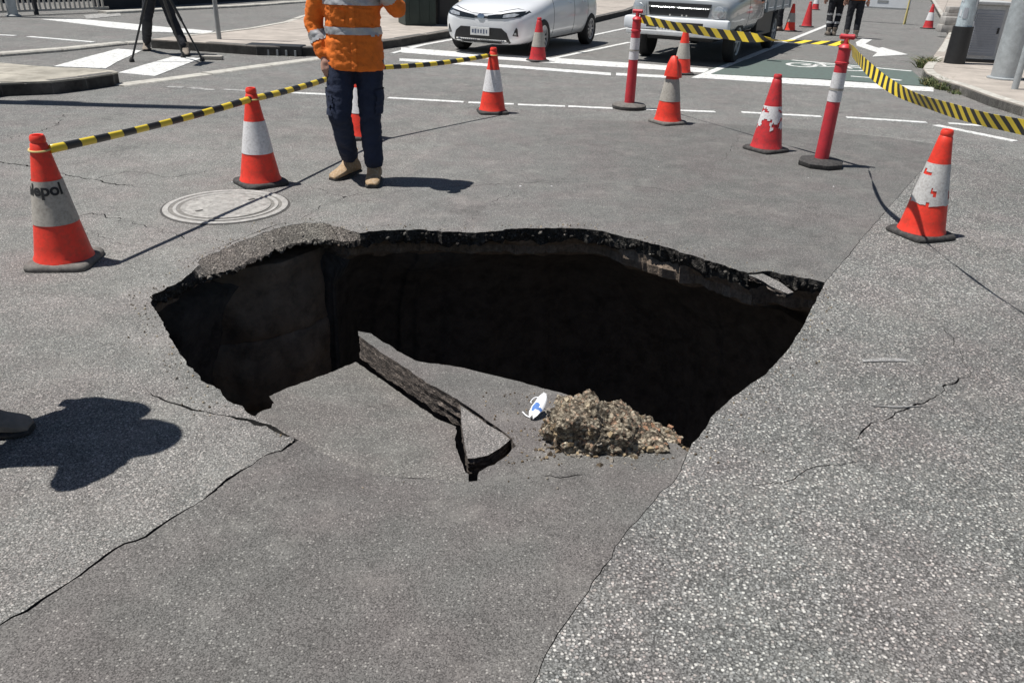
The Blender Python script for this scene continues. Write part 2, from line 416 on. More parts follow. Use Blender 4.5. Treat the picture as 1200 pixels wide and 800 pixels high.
PTS, PZ, PTAG, EDG = [], [], [], []
def addp(p, z=0.0, t=0):
    PTS.append(Vector((p[0], p[1]))); PZ.append(z); PTAG.append(t); return len(PTS) - 1
def chain(pts, z=None, t=0, closed=False):
    ids = [addp(p, 0.0 if z is None else z, t) for p in pts]
    for a, b in zip(ids[:-1], ids[1:]): EDG.append((a, b))
    if closed: EDG.append((ids[-1], ids[0]))
    return ids
hole_ids = chain(hole, closed=True)
def crack(pts, w0, w1=None, depth=.03, jit=.008, taper=(True, True), seed=0):
    """a crack as a real groove: two edges and a sunk centre line"""
    q = resample(pts, .028); n = len(q); Lc, Cc, Rc = [], [], []
    w1 = w0 if w1 is None else w1
    for i, p in enumerate(q):
        d = (q[min(i + 1, n - 1)] - q[max(i - 1, 0)]).normalized(); nn = Vector((-d.y, d.x, 0)); s = i / (n - 1)
        wd = (w0 + (w1 - w0) * s) * max(.25, .75 + 1.1 * nz(p, 7, seed + 5) + .5 * nz(p, 26, seed + 9)) * .5
        if taper[0]: wd *= smooth01(s / .12) * .9 + .1
        if taper[1]: wd *= smooth01((1 - s) / .12) * .9 + .1
        wd = max(wd, .0012)
        c = p + nn * (jit * (nz(p, 16, seed) * 1.6 + .8 * nz(p, 45, seed + 2)))
        Lc.append(c + nn * wd); Rc.append(c - nn * wd); Cc.append(c)
    chain(Lc); chain(Rc); chain(Cc, z=-depth, t=1)
def cpx(pxs, *a, **k): crack([G(*p) for p in pxs], *a, **k)
near_l = crk_l[:-1]
crack(near_l + [crk_l[-1]], .009, .0055, depth=.025, taper=(False, False), seed=1)
cpx([(172, 458), (195, 470), (212, 476), (240, 483), (262, 487), (288, 491), (315, 500), (338, 507)], .006, .022, depth=.05, taper=(True, False), seed=4)
crack(seam_near, .004, .003, depth=.005, jit=.006, taper=(True, False), seed=8)
crack(seam_far, .004, .003, depth=.006, jit=.006, taper=(True, False), seed=12)
cpx([(1003, 513), (1020, 500), (1048, 487), (1058, 480), (1075, 474), (1096, 466), (1104, 456), (1120, 449), (1137, 439)], .012, .009, seed=15, jit=.016)
cpx([(1137, 437), (1128, 420), (1120, 402), (1108, 384)], .005, .003, seed=17, jit=.014)
cpx([(880, 566), (915, 566), (935, 557), (960, 545), (1000, 541)], .005, .004, seed=19, jit=.014)
cpx([(455, 546), (470, 547), (484, 549), (497, 548)], .007, .006, depth=.02, seed=21)
cpx([(638, 546), (652, 549), (668, 548), (684, 545)], .012, .008, depth=.03, seed=23)
cpx([(-30, 186), (0, 190), (30, 194), (65, 202), (100, 209), (140, 217), (168, 219)], .022, .014, seed=25, jit=.02)
cpx([(60, 260), (90, 255), (108, 250), (140, 257), (180, 268), (205, 275), (255, 285)], .009, .005, seed=27, jit=.03)
cpx([(100, 268), (130, 283), (160, 287)], .006, .004, seed=28, jit=.03)
cpx([(100, 212), (150, 200), (200, 208), (235, 203), (262, 195)], .010, .006, seed=29, jit=.03)
cpx([(340, 214), (372, 222), (402, 230), (440, 226), (520, 219), (620, 214), (700, 213), (775, 222), (840, 233)], .006, .005, seed=31, jit=.03)
cpx([(225, 309), (233, 301), (260, 288.5), (296, 274), (324, 263.5), (345, 258.5)], .004, .012, depth=.05, seed=34, jit=.004)
cpx([(352, 257), (372, 245), (400, 232)], .006, .004, seed=33, jit=.02)
cpx([(600, 224), (560, 250), (548, 262)], .004, .003, seed=35, jit=.03)
cpx([(0, 165), (60, 150), (78, 132)], .010, .008, seed=37, jit=.04)
cpx([(870, 150), (860, 170), (850, 186)], .004, .003, seed=39, jit=.03)
chain(resample(far_edge, .12)[1:-1]); chain(resample(far_left, .08)[1:-1])
# filling points
gx = np.arange(-4, 5.2, .11); gy = np.arange(1.0, 8.5, .11)
for x in gx:
    for y in gy:
        dn = np.hypot(x, y - 3)
        if dn < 2.6 or (int(round(x * 9)) % 3 == 0 and int(round(y * 9)) % 3 == 0):
            addp((x + random.uniform(-.03, .03), y + random.uniform(-.03, .03)))
for x in np.arange(-1.0, 1.0, .05):
    for y in np.arange(1.85, 2.75, .05): addp((x + random.uniform(-.012, .012), y + random.uniform(-.012, .012)))
for x, y in ((-260, -60), (260, -60), (260, 420), (-260, 420), (-30, -8), (30, -8), (40, 60), (-40, 60), (0, 30), (-12, 14), (14, 14)): addp((x, y))
ov, oe, of, ovo, _, _ = delaunay_2d_cdt(PTS, EDG, [], 0, 1e-5)
OZ, OT = [], []
for i, v in enumerate(ov):
    src = ovo[i]
    z = min((PZ[s] for s in src), default=0.0); tg = max((PTAG[s] for s in src), default=0)
    OZ.append(z + sag(v.x, v.y)); OT.append(tg)
hole2 = [(p.x, p.y) for p in hole]
seam_all = seam_far[::-1] + seam_near
patch_near = [(p.x, p.y) for p in (lip_line + crk_l + seam_near[::-1])]
_far_rim = [p for p, s in zip(hole, hole_seg) if HOLE_PX.index((421, 273)) <= s < _seam_i[0]]
patch_far = [(p.x, p.y) for p in (_far_rim + seam_far + far_edge + far_left)]
groups = {'road': ([], []), 'near': ([], []), 'far': ([], [])}
hx0, hx1 = min(p[0] for p in hole2), max(p[0] for p in hole2); hy0, hy1 = min(p[1] for p in hole2), max(p[1] for p in hole2)
for f in of:
    cx = sum(ov[i].x for i in f) / len(f); cy = sum(ov[i].y for i in f) / len(f)
    if hx0 < cx < hx1 and hy0 < cy < hy1 and inpoly(cx, cy, hole2): continue
    k = 'near' if inpoly(cx, cy, patch_near) else 'far' if inpoly(cx, cy, patch_far) else 'road'
    a = sum(ov[f[i]].x * ov[f[(i + 1) % len(f)]].y - ov[f[(i + 1) % len(f)]].x * ov[f[i]].y for i in range(len(f)))
    f = f if a > 0 else f[::-1]
    mi = 1 if any(OT[i] for i in f) else 0
    if k == 'road' and mi == 0:
        # right of the seam the surface is the older, coarser one
        sx = np.interp(cy, [p.y for p in seam_all[::-1]], [p.x for p in seam_all[::-1]])
        mi = 2 if cx < sx - .02 and cy < 9 and cx > -6 else 3 if cy > 8.4 else 0
    groups[k][0].append(tuple(f)); groups[k][1].append(mi)
def sub_mesh(name, fs, mi, mats):
    used = sorted({i for f in fs for i in f}); mp = {u: k for k, u in enumerate(used)}
    me = bpy.data.meshes.new(name)
    me.from_pydata([(ov[u].x, ov[u].y, OZ[u]) for u in used], [], [tuple(mp[i] for i in f) for f in fs]); me.update()
    return link(name, me, mats, mi=mi)
struct(sub_mesh('road', *groups['road'], ['asphalt_coarse', 'crack_fill', 'asphalt_left', 'asphalt_far']))
struct(sub_mesh('road_patch', *groups['near'], ['asphalt_patch', 'crack_fill']))
struct(sub_mesh('road_patch', *groups['far'], ['asphalt_patch_far', 'crack_fill']))

# ---- broken rim and the cavity below
HC = Vector((0.0, 3.5, 0))
def rim_ring(inset, z, amp, sc, seed, zamp=0.0):
    out = []
    for k, p in enumerate(hole):
        d = (p - HC); d.z = 0; d.normalize()
        ins = inset(k, p) if callable(inset) else inset
        zz = z(k, p) if callable(z) else z
        q = p - d * (ins + amp * nz(p, sc, seed)) + Vector((0, 0, zz + zamp * nz(p, sc * 1.3, seed + 4)))
        out.append(q)
    return out
_s0, _s1 = HOLE_PX.index((215, 328)), HOLE_PX.index((421, 273))
_cham = [k for k, s in enumerate(hole_seg) if _s0 <= s <= _s1]
def cham(k):
    if k < _cham[0] or k > _cham[-1]: return 0.0
    t = (k - _cham[0]) / (_cham[-1] - _cham[0]); return smooth01(t / .25) * smooth01((1 - t) / .25)
front = [smooth01((2.95 - p.y) / .35) for p in hole]
lip = [1.0 if _lip_i[0] <= s <= _lip_i[1] else 0.0 for s in hole_seg]
z_top = lambda k, p: sag(p.x, p.y) - .0015
r0 = [Vector((p.x, p.y, z_top(k, p))) for k, p in enumerate(hole)]
r1 = rim_ring(lambda k, p: -.004 * (1 - lip[k]) + .11 * cham(k) - .03 * lip[k], lambda k, p: -.03 - .055 * cham(k) - .03 * lip[k], .014, 22, 2, .012)
r2 = rim_ring(lambda k, p: -.014 + .13 * cham(k) - .05 * lip[k] + .018 * nz(p, 4, 3), lambda k, p: -.072 - .03 * cham(k) + .026 * nz(p, 5, 8), .026, 26, 7, .03)
r3 = rim_ring(lambda k, p: -.03 + .12 * cham(k) - .06 * lip[k], lambda k, p: -.1 + .028 * nz(p, 5, 8), .03, 20, 11, .03)
def ringmesh(rings, name, mat, smooth=True):
    mb = MB(); vs = [v for r in rings for v in r]; fs = []
    for j in range(len(rings) - 1):
        for k in range(NH): fs.append((j * NH + k, j * NH + (k + 1) % NH, (j + 1) * NH + (k + 1) % NH, (j + 1) * NH + k))
    mb.add(vs, fs); return mb.build(name, mat, None, smooth)
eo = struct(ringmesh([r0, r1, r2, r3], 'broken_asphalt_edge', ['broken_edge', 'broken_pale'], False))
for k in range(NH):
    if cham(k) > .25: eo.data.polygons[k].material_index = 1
_rec = lambda p: .10 * (1 - smooth01((p.x + .5) / .8)) + .11 * smooth01(.5 + 1.6 * nz(p, 1.7, 12)) 
r4 = rim_ring(lambda k, p: -.02 - _rec(p) - .08 * lip[k] + .06 * cham(k), -.15, .02, 8, 13)
r5 = rim_ring(lambda k, p: -.03 - _rec(p) - .1 * lip[k] + .05 * cham(k), -.21, .03, 9, 17, .02)
r6 = rim_ring(lambda k, p: -.10 - _rec(p), -.245, .03, 9, 21, .02)
struct(ringmesh([r3, r4, r5, r6], 'road_base_layer', 'base_course', False))
cav = [r6]
for out, z, fr in ((.34, -.30, .05), (.62, -.5, .10), (.85, -.9, -.05), (.9, -1.4, -.35), (.8, -1.9, -.6), (.4, -2.4, -.8)):
    cav.append(rim_ring(lambda k, p, out=out, fr=fr: -(out * (1 - .72 * smooth01((-.75 - p.x) / .4) * smooth01((p.y - 3.9) / .3)) * (1 - front[k]) + fr * front[k]), z, .12, 2.4, 23 + out, .1))
cav.append([Vector((HC.x + (p.x - HC.x) * .35, HC.y + .2 + (p.y - HC.y) * .35, -2.6 + .1 * nz(p, 3, 4))) for p in hole])
mb = MB(); vs = [v for r in cav for v in r] + [Vector((0, 3.7, -2.6))]; fs = []
for j in range(len(cav) - 1):
    for k in range(NH): fs.append((j * NH + k, j * NH + (k + 1) % NH, (j + 1) * NH + (k + 1) % NH, (j + 1) * NH + k))
for k in range(NH): fs.append(((len(cav) - 1) * NH + k, (len(cav) - 1) * NH + (k + 1) % NH, len(vs) - 1))
mb.add(vs, fs); struct(mb.build('sinkhole_cavity', 'soil', None, 'all'))

# concrete shaft of the manhole laid bare in the cavity wall
mb = MB(); _mc = (G(188, 243) + G(342, 241) + G(265, 224) + G(265, 261)) / 4
for j, z in enumerate((-.2, -.72, -1.24, -1.76)):
    mb = MB(); mb.lathe([(.705, z - .518)] + [(.715, z - .5 + .06 * q) for q in range(9)] + [(.705, z)], 110, (_mc.x, _mc.y, 0), rfun=lambda r, zz, a: (r + .035 * nz((math.cos(a), math.sin(a), zz), 4, 4) + .02 * nz((math.cos(a), math.sin(a), zz), 11, 8), zz)); struct(mb.build('manhole_shaft_ring', 'shaft_concrete', None, True))
# chunks of broken surfacing still clinging to the rim
def pebble_data(r, seed):
    bm = bmesh.new(); bmesh.ops.create_icosphere(bm, subdivisions=1, radius=1)
    sc = Vector((random.uniform(.8, 1.25), random.uniform(.7, 1.05), random.uniform(.55, .85)))
    rot = Matrix.Rotation(random.uniform(0, 6.28), 3, Vector((random.random() - .5, random.random() - .5, random.random() - .5)).normalized())
    vs = [rot @ Vector((v.co.x * sc.x, v.co.y * sc.y, v.co.z * sc.z)) * r * random.uniform(.85, 1.15) for v in bm.verts]
    fs = [tuple(v.index for v in f.verts) for f in bm.faces]; bm.free(); return vs, fs
mb = MB()
for k in range(520):
    j = random.randrange(NH)
    if lip[j] or (_seam_i[0] <= hole_seg[j] < _lip_i[0] and random.random() < .8): continue
    t_ = random.random(); base = r0[j].lerp(r1[j], t_ * 2) if t_ < .5 else r1[j].lerp(r2[j], t_ * 2 - 1)
    r = random.choice([.004, .005, .007, .009, .012, .018]) * (1.0 if t_ > .2 else .6)
    vs, fs = pebble_data(r, k); o = base + Vector((0, 0, -r * .5)); mb.add([v + o for v in vs], fs, 1 if (cham(j) > .25 or random.random() < .06) else 0)
struct(mb.build('rim_rubble', ['broken_edge', 'broken_pale']), 'stuff')
# ---- collapsed slabs
def lip1(x): return float(np.interp(x, [-1.3, -.79, -.45, -.16, .3, .7], [2.66, 2.44, 2.28, 2.25, 2.34, 2.43]))
def zslab1(x, y): s = max(0, y - lip1(x)); return -.0425 - .27 * s * smooth01(.35 + s / .5)
def zslab2(x, y): s = max(0, y - lip1(x)); return -.0425 - .135 * s * smooth01(.35 + s / .5)
def zchip(x, y): return zslab2(x, y) - .012
def slab(name, pxs, zf, th, top_mat, label, jit=.006, grid=.05, rough=1.0, group=None):
    base = [GS(*p, zf) for p in pxs]
    q = resample(base, .03, closed=True)
    q = [Vector((p.x + jit * (nz(p, 20, 3) + nz(p, 50, 8)), p.y + jit * (nz(p, 20, 5) + nz(p, 50, 2)), 0)) for p in q]
    poly = [(p.x, p.y) for p in q]; n = len(q)
    pts = [Vector(p) for p in poly]
    x0, x1 = min(p[0] for p in poly), max(p[0] for p in poly); y0, y1 = min(p[1] for p in poly), max(p[1] for p in poly)
    for x in np.arange(x0, x1, grid):
        for y in np.arange(y0, y1, grid):
            if inpoly(x, y, poly): pts.append(Vector((x, y)))
    v2, e2, f2, o2, _, _ = delaunay_2d_cdt(pts, [(i, (i + 1) % n) for i in range(n)], [], 0, 1e-6)
    bot = [(p.x, p.y) for p in q]
    mb = MB(); top = [(v.x, v.y, zf(v.x, v.y) + .004 * nz((v.x, v.y, 0), 9, 6)) for v in v2]
    fs = []
    for f in f2:
        cx = sum(v2[i].x for i in f) / 3; cy = sum(v2[i].y for i in f) / 3
        if inpoly(cx, cy, poly):
            a = sum(v2[f[i]].x * v2[f[(i + 1) % 3]].y - v2[f[(i + 1) % 3]].x * v2[f[i]].y for i in range(3))
            fs.append(tuple(f) if a > 0 else tuple(f[::-1]))
    mb.add(top, fs, 0)
    # rough broken sides in five courses
    cx = sum(p[0] for p in poly) / n; cy = sum(p[1] for p in poly) / n
    rings = []
    for j in range(7):
        s = j / 6; ring = []
        for k, p in enumerate(q):
            d = (Vector((cx, cy, 0)) - p).normalized()
            o = (.0 if j == 0 else rough * (.022 * nz((p.x * .5, p.y * .5, s * 3), 16, 4) + .014 * nz((p.x, p.y, s * 6), 45, 9) + .012 * s + (.012 if j % 2 else 0)))
            ring.append((p.x + d.x * o, p.y + d.y * o, zf(p.x, p.y) - th * s + .004 * nz((p.x, p.y, 0), 9, 6) - (.018 * nz((p.x, p.y, 0), 30, 5) if j == 6 else 0)))
        rings.append(ring)
    vs = [v for r in rings for v in r]; ff = []
    for j in range(6):
        for k in range(n): ff.append((j * n + k, (j + 1) * n + k, (j + 1) * n + (k + 1) % n, j * n + (k + 1) % n))
    ff.append(tuple(6 * n + k for k in range(n)))
    mb.add(vs, ff, 1)
    o = mb.build(name, [top_mat, 'layered_asphalt']); return tag(o, label, 'asphalt slab', group)
S1 = [(297, 490), (301, 484), (317, 478), (320, 472), (316, 464), (320, 461), (357, 447), (390, 435), (417, 424), (440, 440), (462, 455), (485, 472), (512, 490), (535, 500),
      (533, 515), (536, 530), (541, 543), (549, 556), (549, 575), (500, 572), (450, 569), (400, 553), (365, 536), (345, 528), (318, 512), (303, 500)]
slab('collapsed_asphalt_slab', S1, zslab1, .11, 'asphalt_slab', 'sunken coarse grey asphalt slab tilting down into the hole, left of the exposed broken edge')
S2 = [(419, 388), (434, 391), (455, 404), (485, 422), (512, 426), (540, 430), (567, 437), (605, 446), (657, 460), (700, 474), (745, 497), (790, 518), (806, 530), (795, 550), (745, 552), (710, 554),
      (677, 564), (640, 566), (590, 575), (557, 575), (561, 553), (590, 537), (605, 522), (600, 513), (570, 491), (540, 470), (505, 451), (480, 434), (452, 416), (430, 401), (420, 393)]
slab('collapsed_asphalt_slab', S2, zslab2, .13, 'asphalt_patch', 'collapsed asphalt slab with layered broken edge, carrying the gravel lump')
S3 = [(540, 475), (570, 496), (599, 514), (585, 525), (572, 533), (556, 537), (548, 537), (545, 522), (541, 500)]
slab('asphalt_fragment', S3, zchip, .07, 'asphalt_left', 'small loose triangular asphalt chip beside the layered slab edge', jit=.002, grid=.03, rough=.35)
T = [(873, 318), (888, 317), (899, 323), (915, 331), (930, 342), (922, 344), (905, 336), (890, 328), (878, 323)]
zt = lambda x, y: -.012
slab('asphalt_fragment', T, zt, .03, 'asphalt_left', 'thin tongue of asphalt hanging over the far rim of the hole', grid=.03)

# ---- gravel lump
hp = [(640, 500), (650, 470), (668, 456), (690, 455), (712, 462), (735, 478), (760, 497), (785, 508), (805, 518), (803, 527), (780, 528), (740, 530), (710, 530), (680, 538), (655, 536)]
base_pts = [GS(x, y, zslab2) for x, y in [(650, 538), (800, 526)]]
hc = GS(705, 520, zslab2); hc = Vector((hc.x, hc.y + .03, hc.z))
mb = MB()
gl = bpy.data.objects.new('gravel_lump', None); COL.objects.link(gl); gl.location = hc
tag(gl, 'lump of tan gravel base course lying on the collapsed slab', 'gravel lump')
def hsurf(a, e):
    """lumpy half dome, higher on the left and tailing off to the right"""
    d = Vector((math.cos(a) * math.cos(e), math.sin(a) * math.cos(e), math.sin(e)))
    d = d * (abs(d.x) ** 4 + abs(d.y) ** 4 + abs(d.z) ** 4) ** (-1 / 4)
    rx = .31 if d.x > 0 else .19
    hgt = .185
    r = 1 + .13 * nz((d.x, d.y, d.z), 1.6, 5) + .07 * nz((d.x, d.y, d.z), 4, 8)
    p = Vector((d.x * rx * r - .01, d.y * .13 * r, d.z * hgt * r))
    p.z *= max(.2, 1 - max(0, p.x + .03) / .36)
    return p
na, ne = 230, 70
def lump(a, e):
    p = hsurf(a, e); d = Vector((math.cos(a) * math.cos(e), math.sin(a) * math.cos(e), math.sin(e)))
    dist, _ = noise.voronoi(p * 34 + Vector((3, 1, 7)))
    dist2, _ = noise.voronoi(p * 75 + Vector((9, 4, 2)))
    dist3, _ = noise.voronoi(p * 15 + Vector((5, 8, 1)))
    h = .045 * (.5 - dist3[0]) + .014 * (.5 - dist[0]) + .009 * (.5 - dist2[0]) + .03 * nz(p, 11, 6) + .012 * nz(p, 60, 2)
    return p + d * h + Vector((0, 0, -.02))
vs = [lump(2 * math.pi * i / na, math.pi / 2 * j / ne) for j in range(ne) for i in range(na)] + [lump(0, math.pi / 2)]
fs = [(j * na + i, j * na + (i + 1) % na, (j + 1) * na + (i + 1) % na, (j + 1) * na + i) for j in range(ne - 1) for i in range(na)] + [((ne - 1) * na + i, (ne - 1) * na + (i + 1) % na, len(vs) - 1) for i in range(na)] + [tuple(range(na - 1, -1, -1))]
mb.add(vs, fs); mb.build('core', 'gravel_core', gl)
def shard(r):
    bm = bmesh.new(); bmesh.ops.create_cube(bm, size=1.6)
    rot = Matrix.Rotation(random.uniform(0, 6.28), 3, Vector((random.random() - .5, random.random() - .5, random.random() - .5)).normalized())
    vs = [rot @ Vector((v.co.x * random.uniform(.6, 1.2), v.co.y * random.uniform(.5, 1), v.co.z * random.uniform(.4, .9))) * r for v in bm.verts]
    fs = [tuple(v.index for v in f.verts) for f in bm.faces]; bm.free(); return vs, fs
mb = MB()
for k in range(200):
    a = random.uniform(0, 2 * math.pi); e = math.asin(random.random() ** 1.3); p = lump(a, e)
    r = random.choice([.004, .005, .006, .008, .01, .014])
    vs, fs = shard(r); mb.add([v + p for v in vs], fs, random.choice([0, 0, 1, 1, 2, 3, 3, 5, 5]) if p.x < .12 else random.choice([0, 1, 4, 4, 2]))
for k in range(90):
    p = Vector((random.uniform(-.26, .33), random.gauss(-.1, .06), 0)); q = hc + p; p.z = zslab2(q.x, q.y) - hc.z + .002
    r = random.choice([.003, .004, .006, .009, .013]); vs, fs = shard(r); mb.add([v + p for v in vs], fs, random.choice([0, 1, 3, 3, 5]))
struct(mb.build('gravel', ['pebble_%d' % i for i in range(6)], gl), 'stuff')
# loose crumbs scattered round the rim
mb = MB()
for k in range(420):
    j = random.randrange(NH); p = hole[j]; d = (p - HC).normalized(); off = abs(random.gauss(0, .07)) + .01
    if lip[j] and random.random() < .7: continue
    q = p + d * off; r = random.uniform(.002, .0065)
    vs, fs = pebble_data(r, k); mb.add([v + Vector((q.x, q.y, sag(q.x, q.y) + r * .5)) for v in vs], fs, random.choice([0, 3, 5, 5, 3, 2]))
for k in range(160):
    q = GS(random.uniform(560, 660), random.uniform(460, 545), zslab2); r = random.uniform(.0015, .006)
    if not inpoly(q.x, q.y, [(GS(*p, zslab2).x, GS(*p, zslab2).y) for p in S2]): continue
    vs, fs = pebble_data(r, k); mb.add([v + q + Vector((0, 0, r * .5)) for v in vs], fs, random.choice([0, 1, 3, 5, 3]))
struct(mb.build('loose_crumbs', ['pebble_%d' % i for i in range(6)]), 'stuff')

# ---- litter in the hole: crumpled white and blue packet with a white cord
c0 = GS(630, 487, zslab2)
lt = thing('litter_packet', 'crumpled white and blue wrapper with white cord beside the gravel lump', 'litter', c0, -.35)
mb = MB(); vs, fs = [], []
for j in range(9):
    for i in range(7):
        u, v = i / 6 - .5, j / 8 - .5
        wd = .055 * math.sqrt(max(.05, 1 - (v * 1.9) ** 2))
        vs.append((u * wd + .012 * v, v * .12, .02 + .018 * nz((u * 2, v * 2, 0), 2, 4) + .014 * math.cos(u * 3) + .05 * (v + .5)))
fs = [(j * 7 + i, j * 7 + i + 1, (j + 1) * 7 + i + 1, (j + 1) * 7 + i) for j in range(8) for i in range(6)]
mb.add(vs, fs); o = mb.build('wrapper', ['mask_white', 'mask_blue'], lt, 'all')
for p in o.data.polygons: p.material_index = 1 if (-.02 < p.center.x < .02 and -.035 < p.center.y < .006 and nz(p.center, 60, 2) < .25) else 0
mb = MB()
mb.tube(catmull([(-.0, .06, .05), (-.018, .085, .012), (-.035, .11, .02), (-.055, .115, .012), (-.062, .09, .006), (-.055, .08, .004)], 6), .0028, 6)
mb.build('cord', 'mask_white', lt, 'all')
mb = MB(); mb.tube(catmull([(-.012, -.045, .012), (-.04, -.03, .008), (-.065, -.005, .006)], 6), .003, 6); mb.build('cord', 'mask_white', lt, 'all')

# ---- manhole cover
mc = (G(188, 243) + G(342, 241) + G(265, 224) + G(265, 261)) / 4
mh = thing('manhole_cover', 'round pale concrete filled manhole cover with ring edge set in the road', 'manhole cover', (mc.x, mc.y, 0), .5)
def disc(name, prof, mat, n=64): mb = MB(); mb.lathe(prof, n); return mb.build(name, mat, mh, True)
disc('gap', [(.425, .0005), (.425, .002), (.38, .002)], 'cover_gap')
disc('groove', [(.385, .0005), (.385, .0022), (0, .0022)], 'cover_groove')
disc('outer_ring', [(.41, .0), (.41, .006), (.405, .008), (.375, .008), (.37, .002)], 'cover_ring')
disc('inner_ring', [(.345, .001), (.345, .007), (.325, .007), (.32, .002)], 'cover_ring')
disc('fill', [(.295, .001), (.295, .007), (.285, .009), (.27, .0085), (.265, .007), (.25, .007), (.245, .0085), (0, .009)], 'cover_iron')
for a in (.4, 3.5):
    mb = MB(); mb.box((.2 * math.cos(a), .2 * math.sin(a), .010), (.05, .018, .003), a); mb.build('lifting_slot', 'cover_gap', mh)

# ================================================================== ROAD MARKINGS
_lift = [0]
def mark(name, pxs, mat='white_paint', lift=.004, world=None):
    _lift[0] += 1; lift += .00016 * _lift[0]
    if name == 'concrete_apron': lift = .0012
    P = [(p.x, p.y) for p in (G(*q) for q in pxs)] if world is None else world
    q = resample([Vector((x, y, 0)) for x, y in P], .12, closed=True)
    q = [(p.x + .006 * nz(p, 20, 2), p.y + .006 * nz(p, 20, 7)) for p in q]
    mb = MB(); mb.prism(q, min(lift - .003, .001) - .002, lift); return struct(mb.build(name, mat))
def line(name, a, b, wd, mat='white_paint', lift=.004):
    a, b = G(*a), G(*b); d = (b - a).normalized(); n = Vector((-d.y, d.x, 0)) * wd / 2
    return mark(name, None, mat, lift, [((a + n).x, (a + n).y), ((b + n).x, (b + n).y), ((b - n).x, (b - n).y), ((a - n).x, (a - n).y)])
for a, b in [((196, 102), (215, 103)), ((222, 103), (250, 106)), ((262, 105), (290, 107)), ((340, 109), (383, 111)), ((455, 115), (543, 120)), ((549, 120.5), (602, 122.5)), ((607, 123), (662, 125)), ((666, 125), (718, 127.5)), ((757, 128.5), (838, 131.5)),
             ((869, 132), (962, 137)), ((992, 138), (1086, 144)), ((1112, 145), (1180, 150))]:
    line('line_marking', a, b, .11, 'white_paint' if a[0] > 330 else 'worn_paint')
line('line_marking', (1096, 147), (1190, 166), .11)
mark('stop_line', [(470, 56), (520, 60), (640, 68), (640, 74), (520, 66), (470, 62)])
mark('stop_line', [(640, 68), (735, 74), (830, 81), (830, 86), (735, 80), (640, 74)])
mark('stop_line', [(822, 87), (960, 94), (1094, 103), (1094, 108), (960, 101), (812, 91.5)])
mark('line_marking', [(468, 69), (525, 72), (612, 78), (716, 86), (716, 89), (612, 81), (525, 75.5), (468, 72)])
mark('line_marking', [(722, 86), (782, 89), (782, 92), (722, 89)])
line('lane_line', (815, 92), (972, 29), .13)
line('lane_line', (648, 69), (738, 50), .11)
line('lane_line', (694, 42), (736, 33), .11)
line('lane_line', (480, 56), (545, 44), .12)
line('lane_line', (460, 63), (500, 52), .1)
mark('bike_lane_paint', [(640, 75), (735, 81), (822, 87), (856, 70), (930, 71), (1000, 76), (1068, 83), (1090, 102), (960, 93), (822, 87), (815, 91), (700, 85), (640, 79.5)][2:9], 'green_paint', .003)
line('lane_line', (928, 71), (1068, 84), .12)
# cycle symbol: two wheel rings and a frame, laid flat
bs = thing('bicycle_symbol', 'white painted bicycle symbol on the green lane', 'road marking', G(968, 79)); bs.rotation_euler = (0, 0, -.42)
def ringmk(c, r0_, r1_, name):
    mb = MB(); n = 28; vs, fs = [], []
    for k in range(n):
        a = 2 * math.pi * k / n
        for r in (r0_, r1_): vs.append((c[0] + r * math.cos(a), c[1] + r * 1.25 * math.sin(a), .008))
    fs = [(2 * k, 2 * k + 1, 2 * ((k + 1) % n) + 1, 2 * ((k + 1) % n)) for k in range(n)]
    mb.add(vs, fs); mb.build(name, 'white_paint', bs)
ringmk((-.42, 0), .2, .28, 'wheel'); ringmk((.42, 0), .2, .28, 'wheel')
mb = MB()
for a, b in (((-.42, 0), (-.12, .38)), ((-.12, .38), (.3, .38)), ((-.42, 0), (0, .02)), ((0, .02), (-.14, .5)), ((0, .02), (.3, .38)), ((.42, 0), (.26, .56)), ((.16, .58), (.38, .55)), ((-.24, .5), (-.04, .5))):
    a, b = Vector((*a, .008)), Vector((*b, .008)); d = (b - a).normalized(); n = Vector((-d.y, d.x, 0)) * .035
    mb.add([a + n, a - n, b - n, b + n], [(0, 1, 2, 3)])
for i, v in enumerate(mb.v): mb.v[i] = (v[0], v[1], .008 + .0002 * (i // 4))
mb.build('frame', 'white_paint', bs)
mark('arrow_marking', [(1003, 50), (1010, 46), (1022, 47), (1014, 52), (1030, 57), (1034, 56), (1064, 64.5), (1022, 67), (1028, 62), (1004, 54)])
line('lane_line', (997, 90), (1022, 92), .09)
line('lane_line', (1040, 93), (1056, 95), .12)
mark('scrape_mark', [(1010, 422), (1035, 420), (1062, 421), (1062, 424), (1035, 424), (1012, 425)], 'scrape_paint', .0012)
mark('scrape_mark', [(1022, 477), (1050, 476), (1078, 477), (1050, 478.5)], 'scrape_paint', .0012)
# left side lines
mark('line_marking', [(48, 23), (95, 23), (150, 28), (200, 33), (250, 37), (245, 40), (180, 38), (130, 33), (90, 28)])
line('lane_line', (-30, 40), (18, 42.5), .13); line('lane_line', (34, 43.5), (110, 50), .13)
mark('crossing_bar', [(63, 78.5), (100, 68), (138, 58), (166, 60), (160, 63), (140, 72), (124, 81)])
mark('crossing_bar', [(139, 86), (165, 78), (203, 67), (236, 69), (222, 74.5), (182, 90)])
mark('worn_line', [(98, 18.5), (140, 14.5), (142, 19), (102, 23)], 'worn_paint')

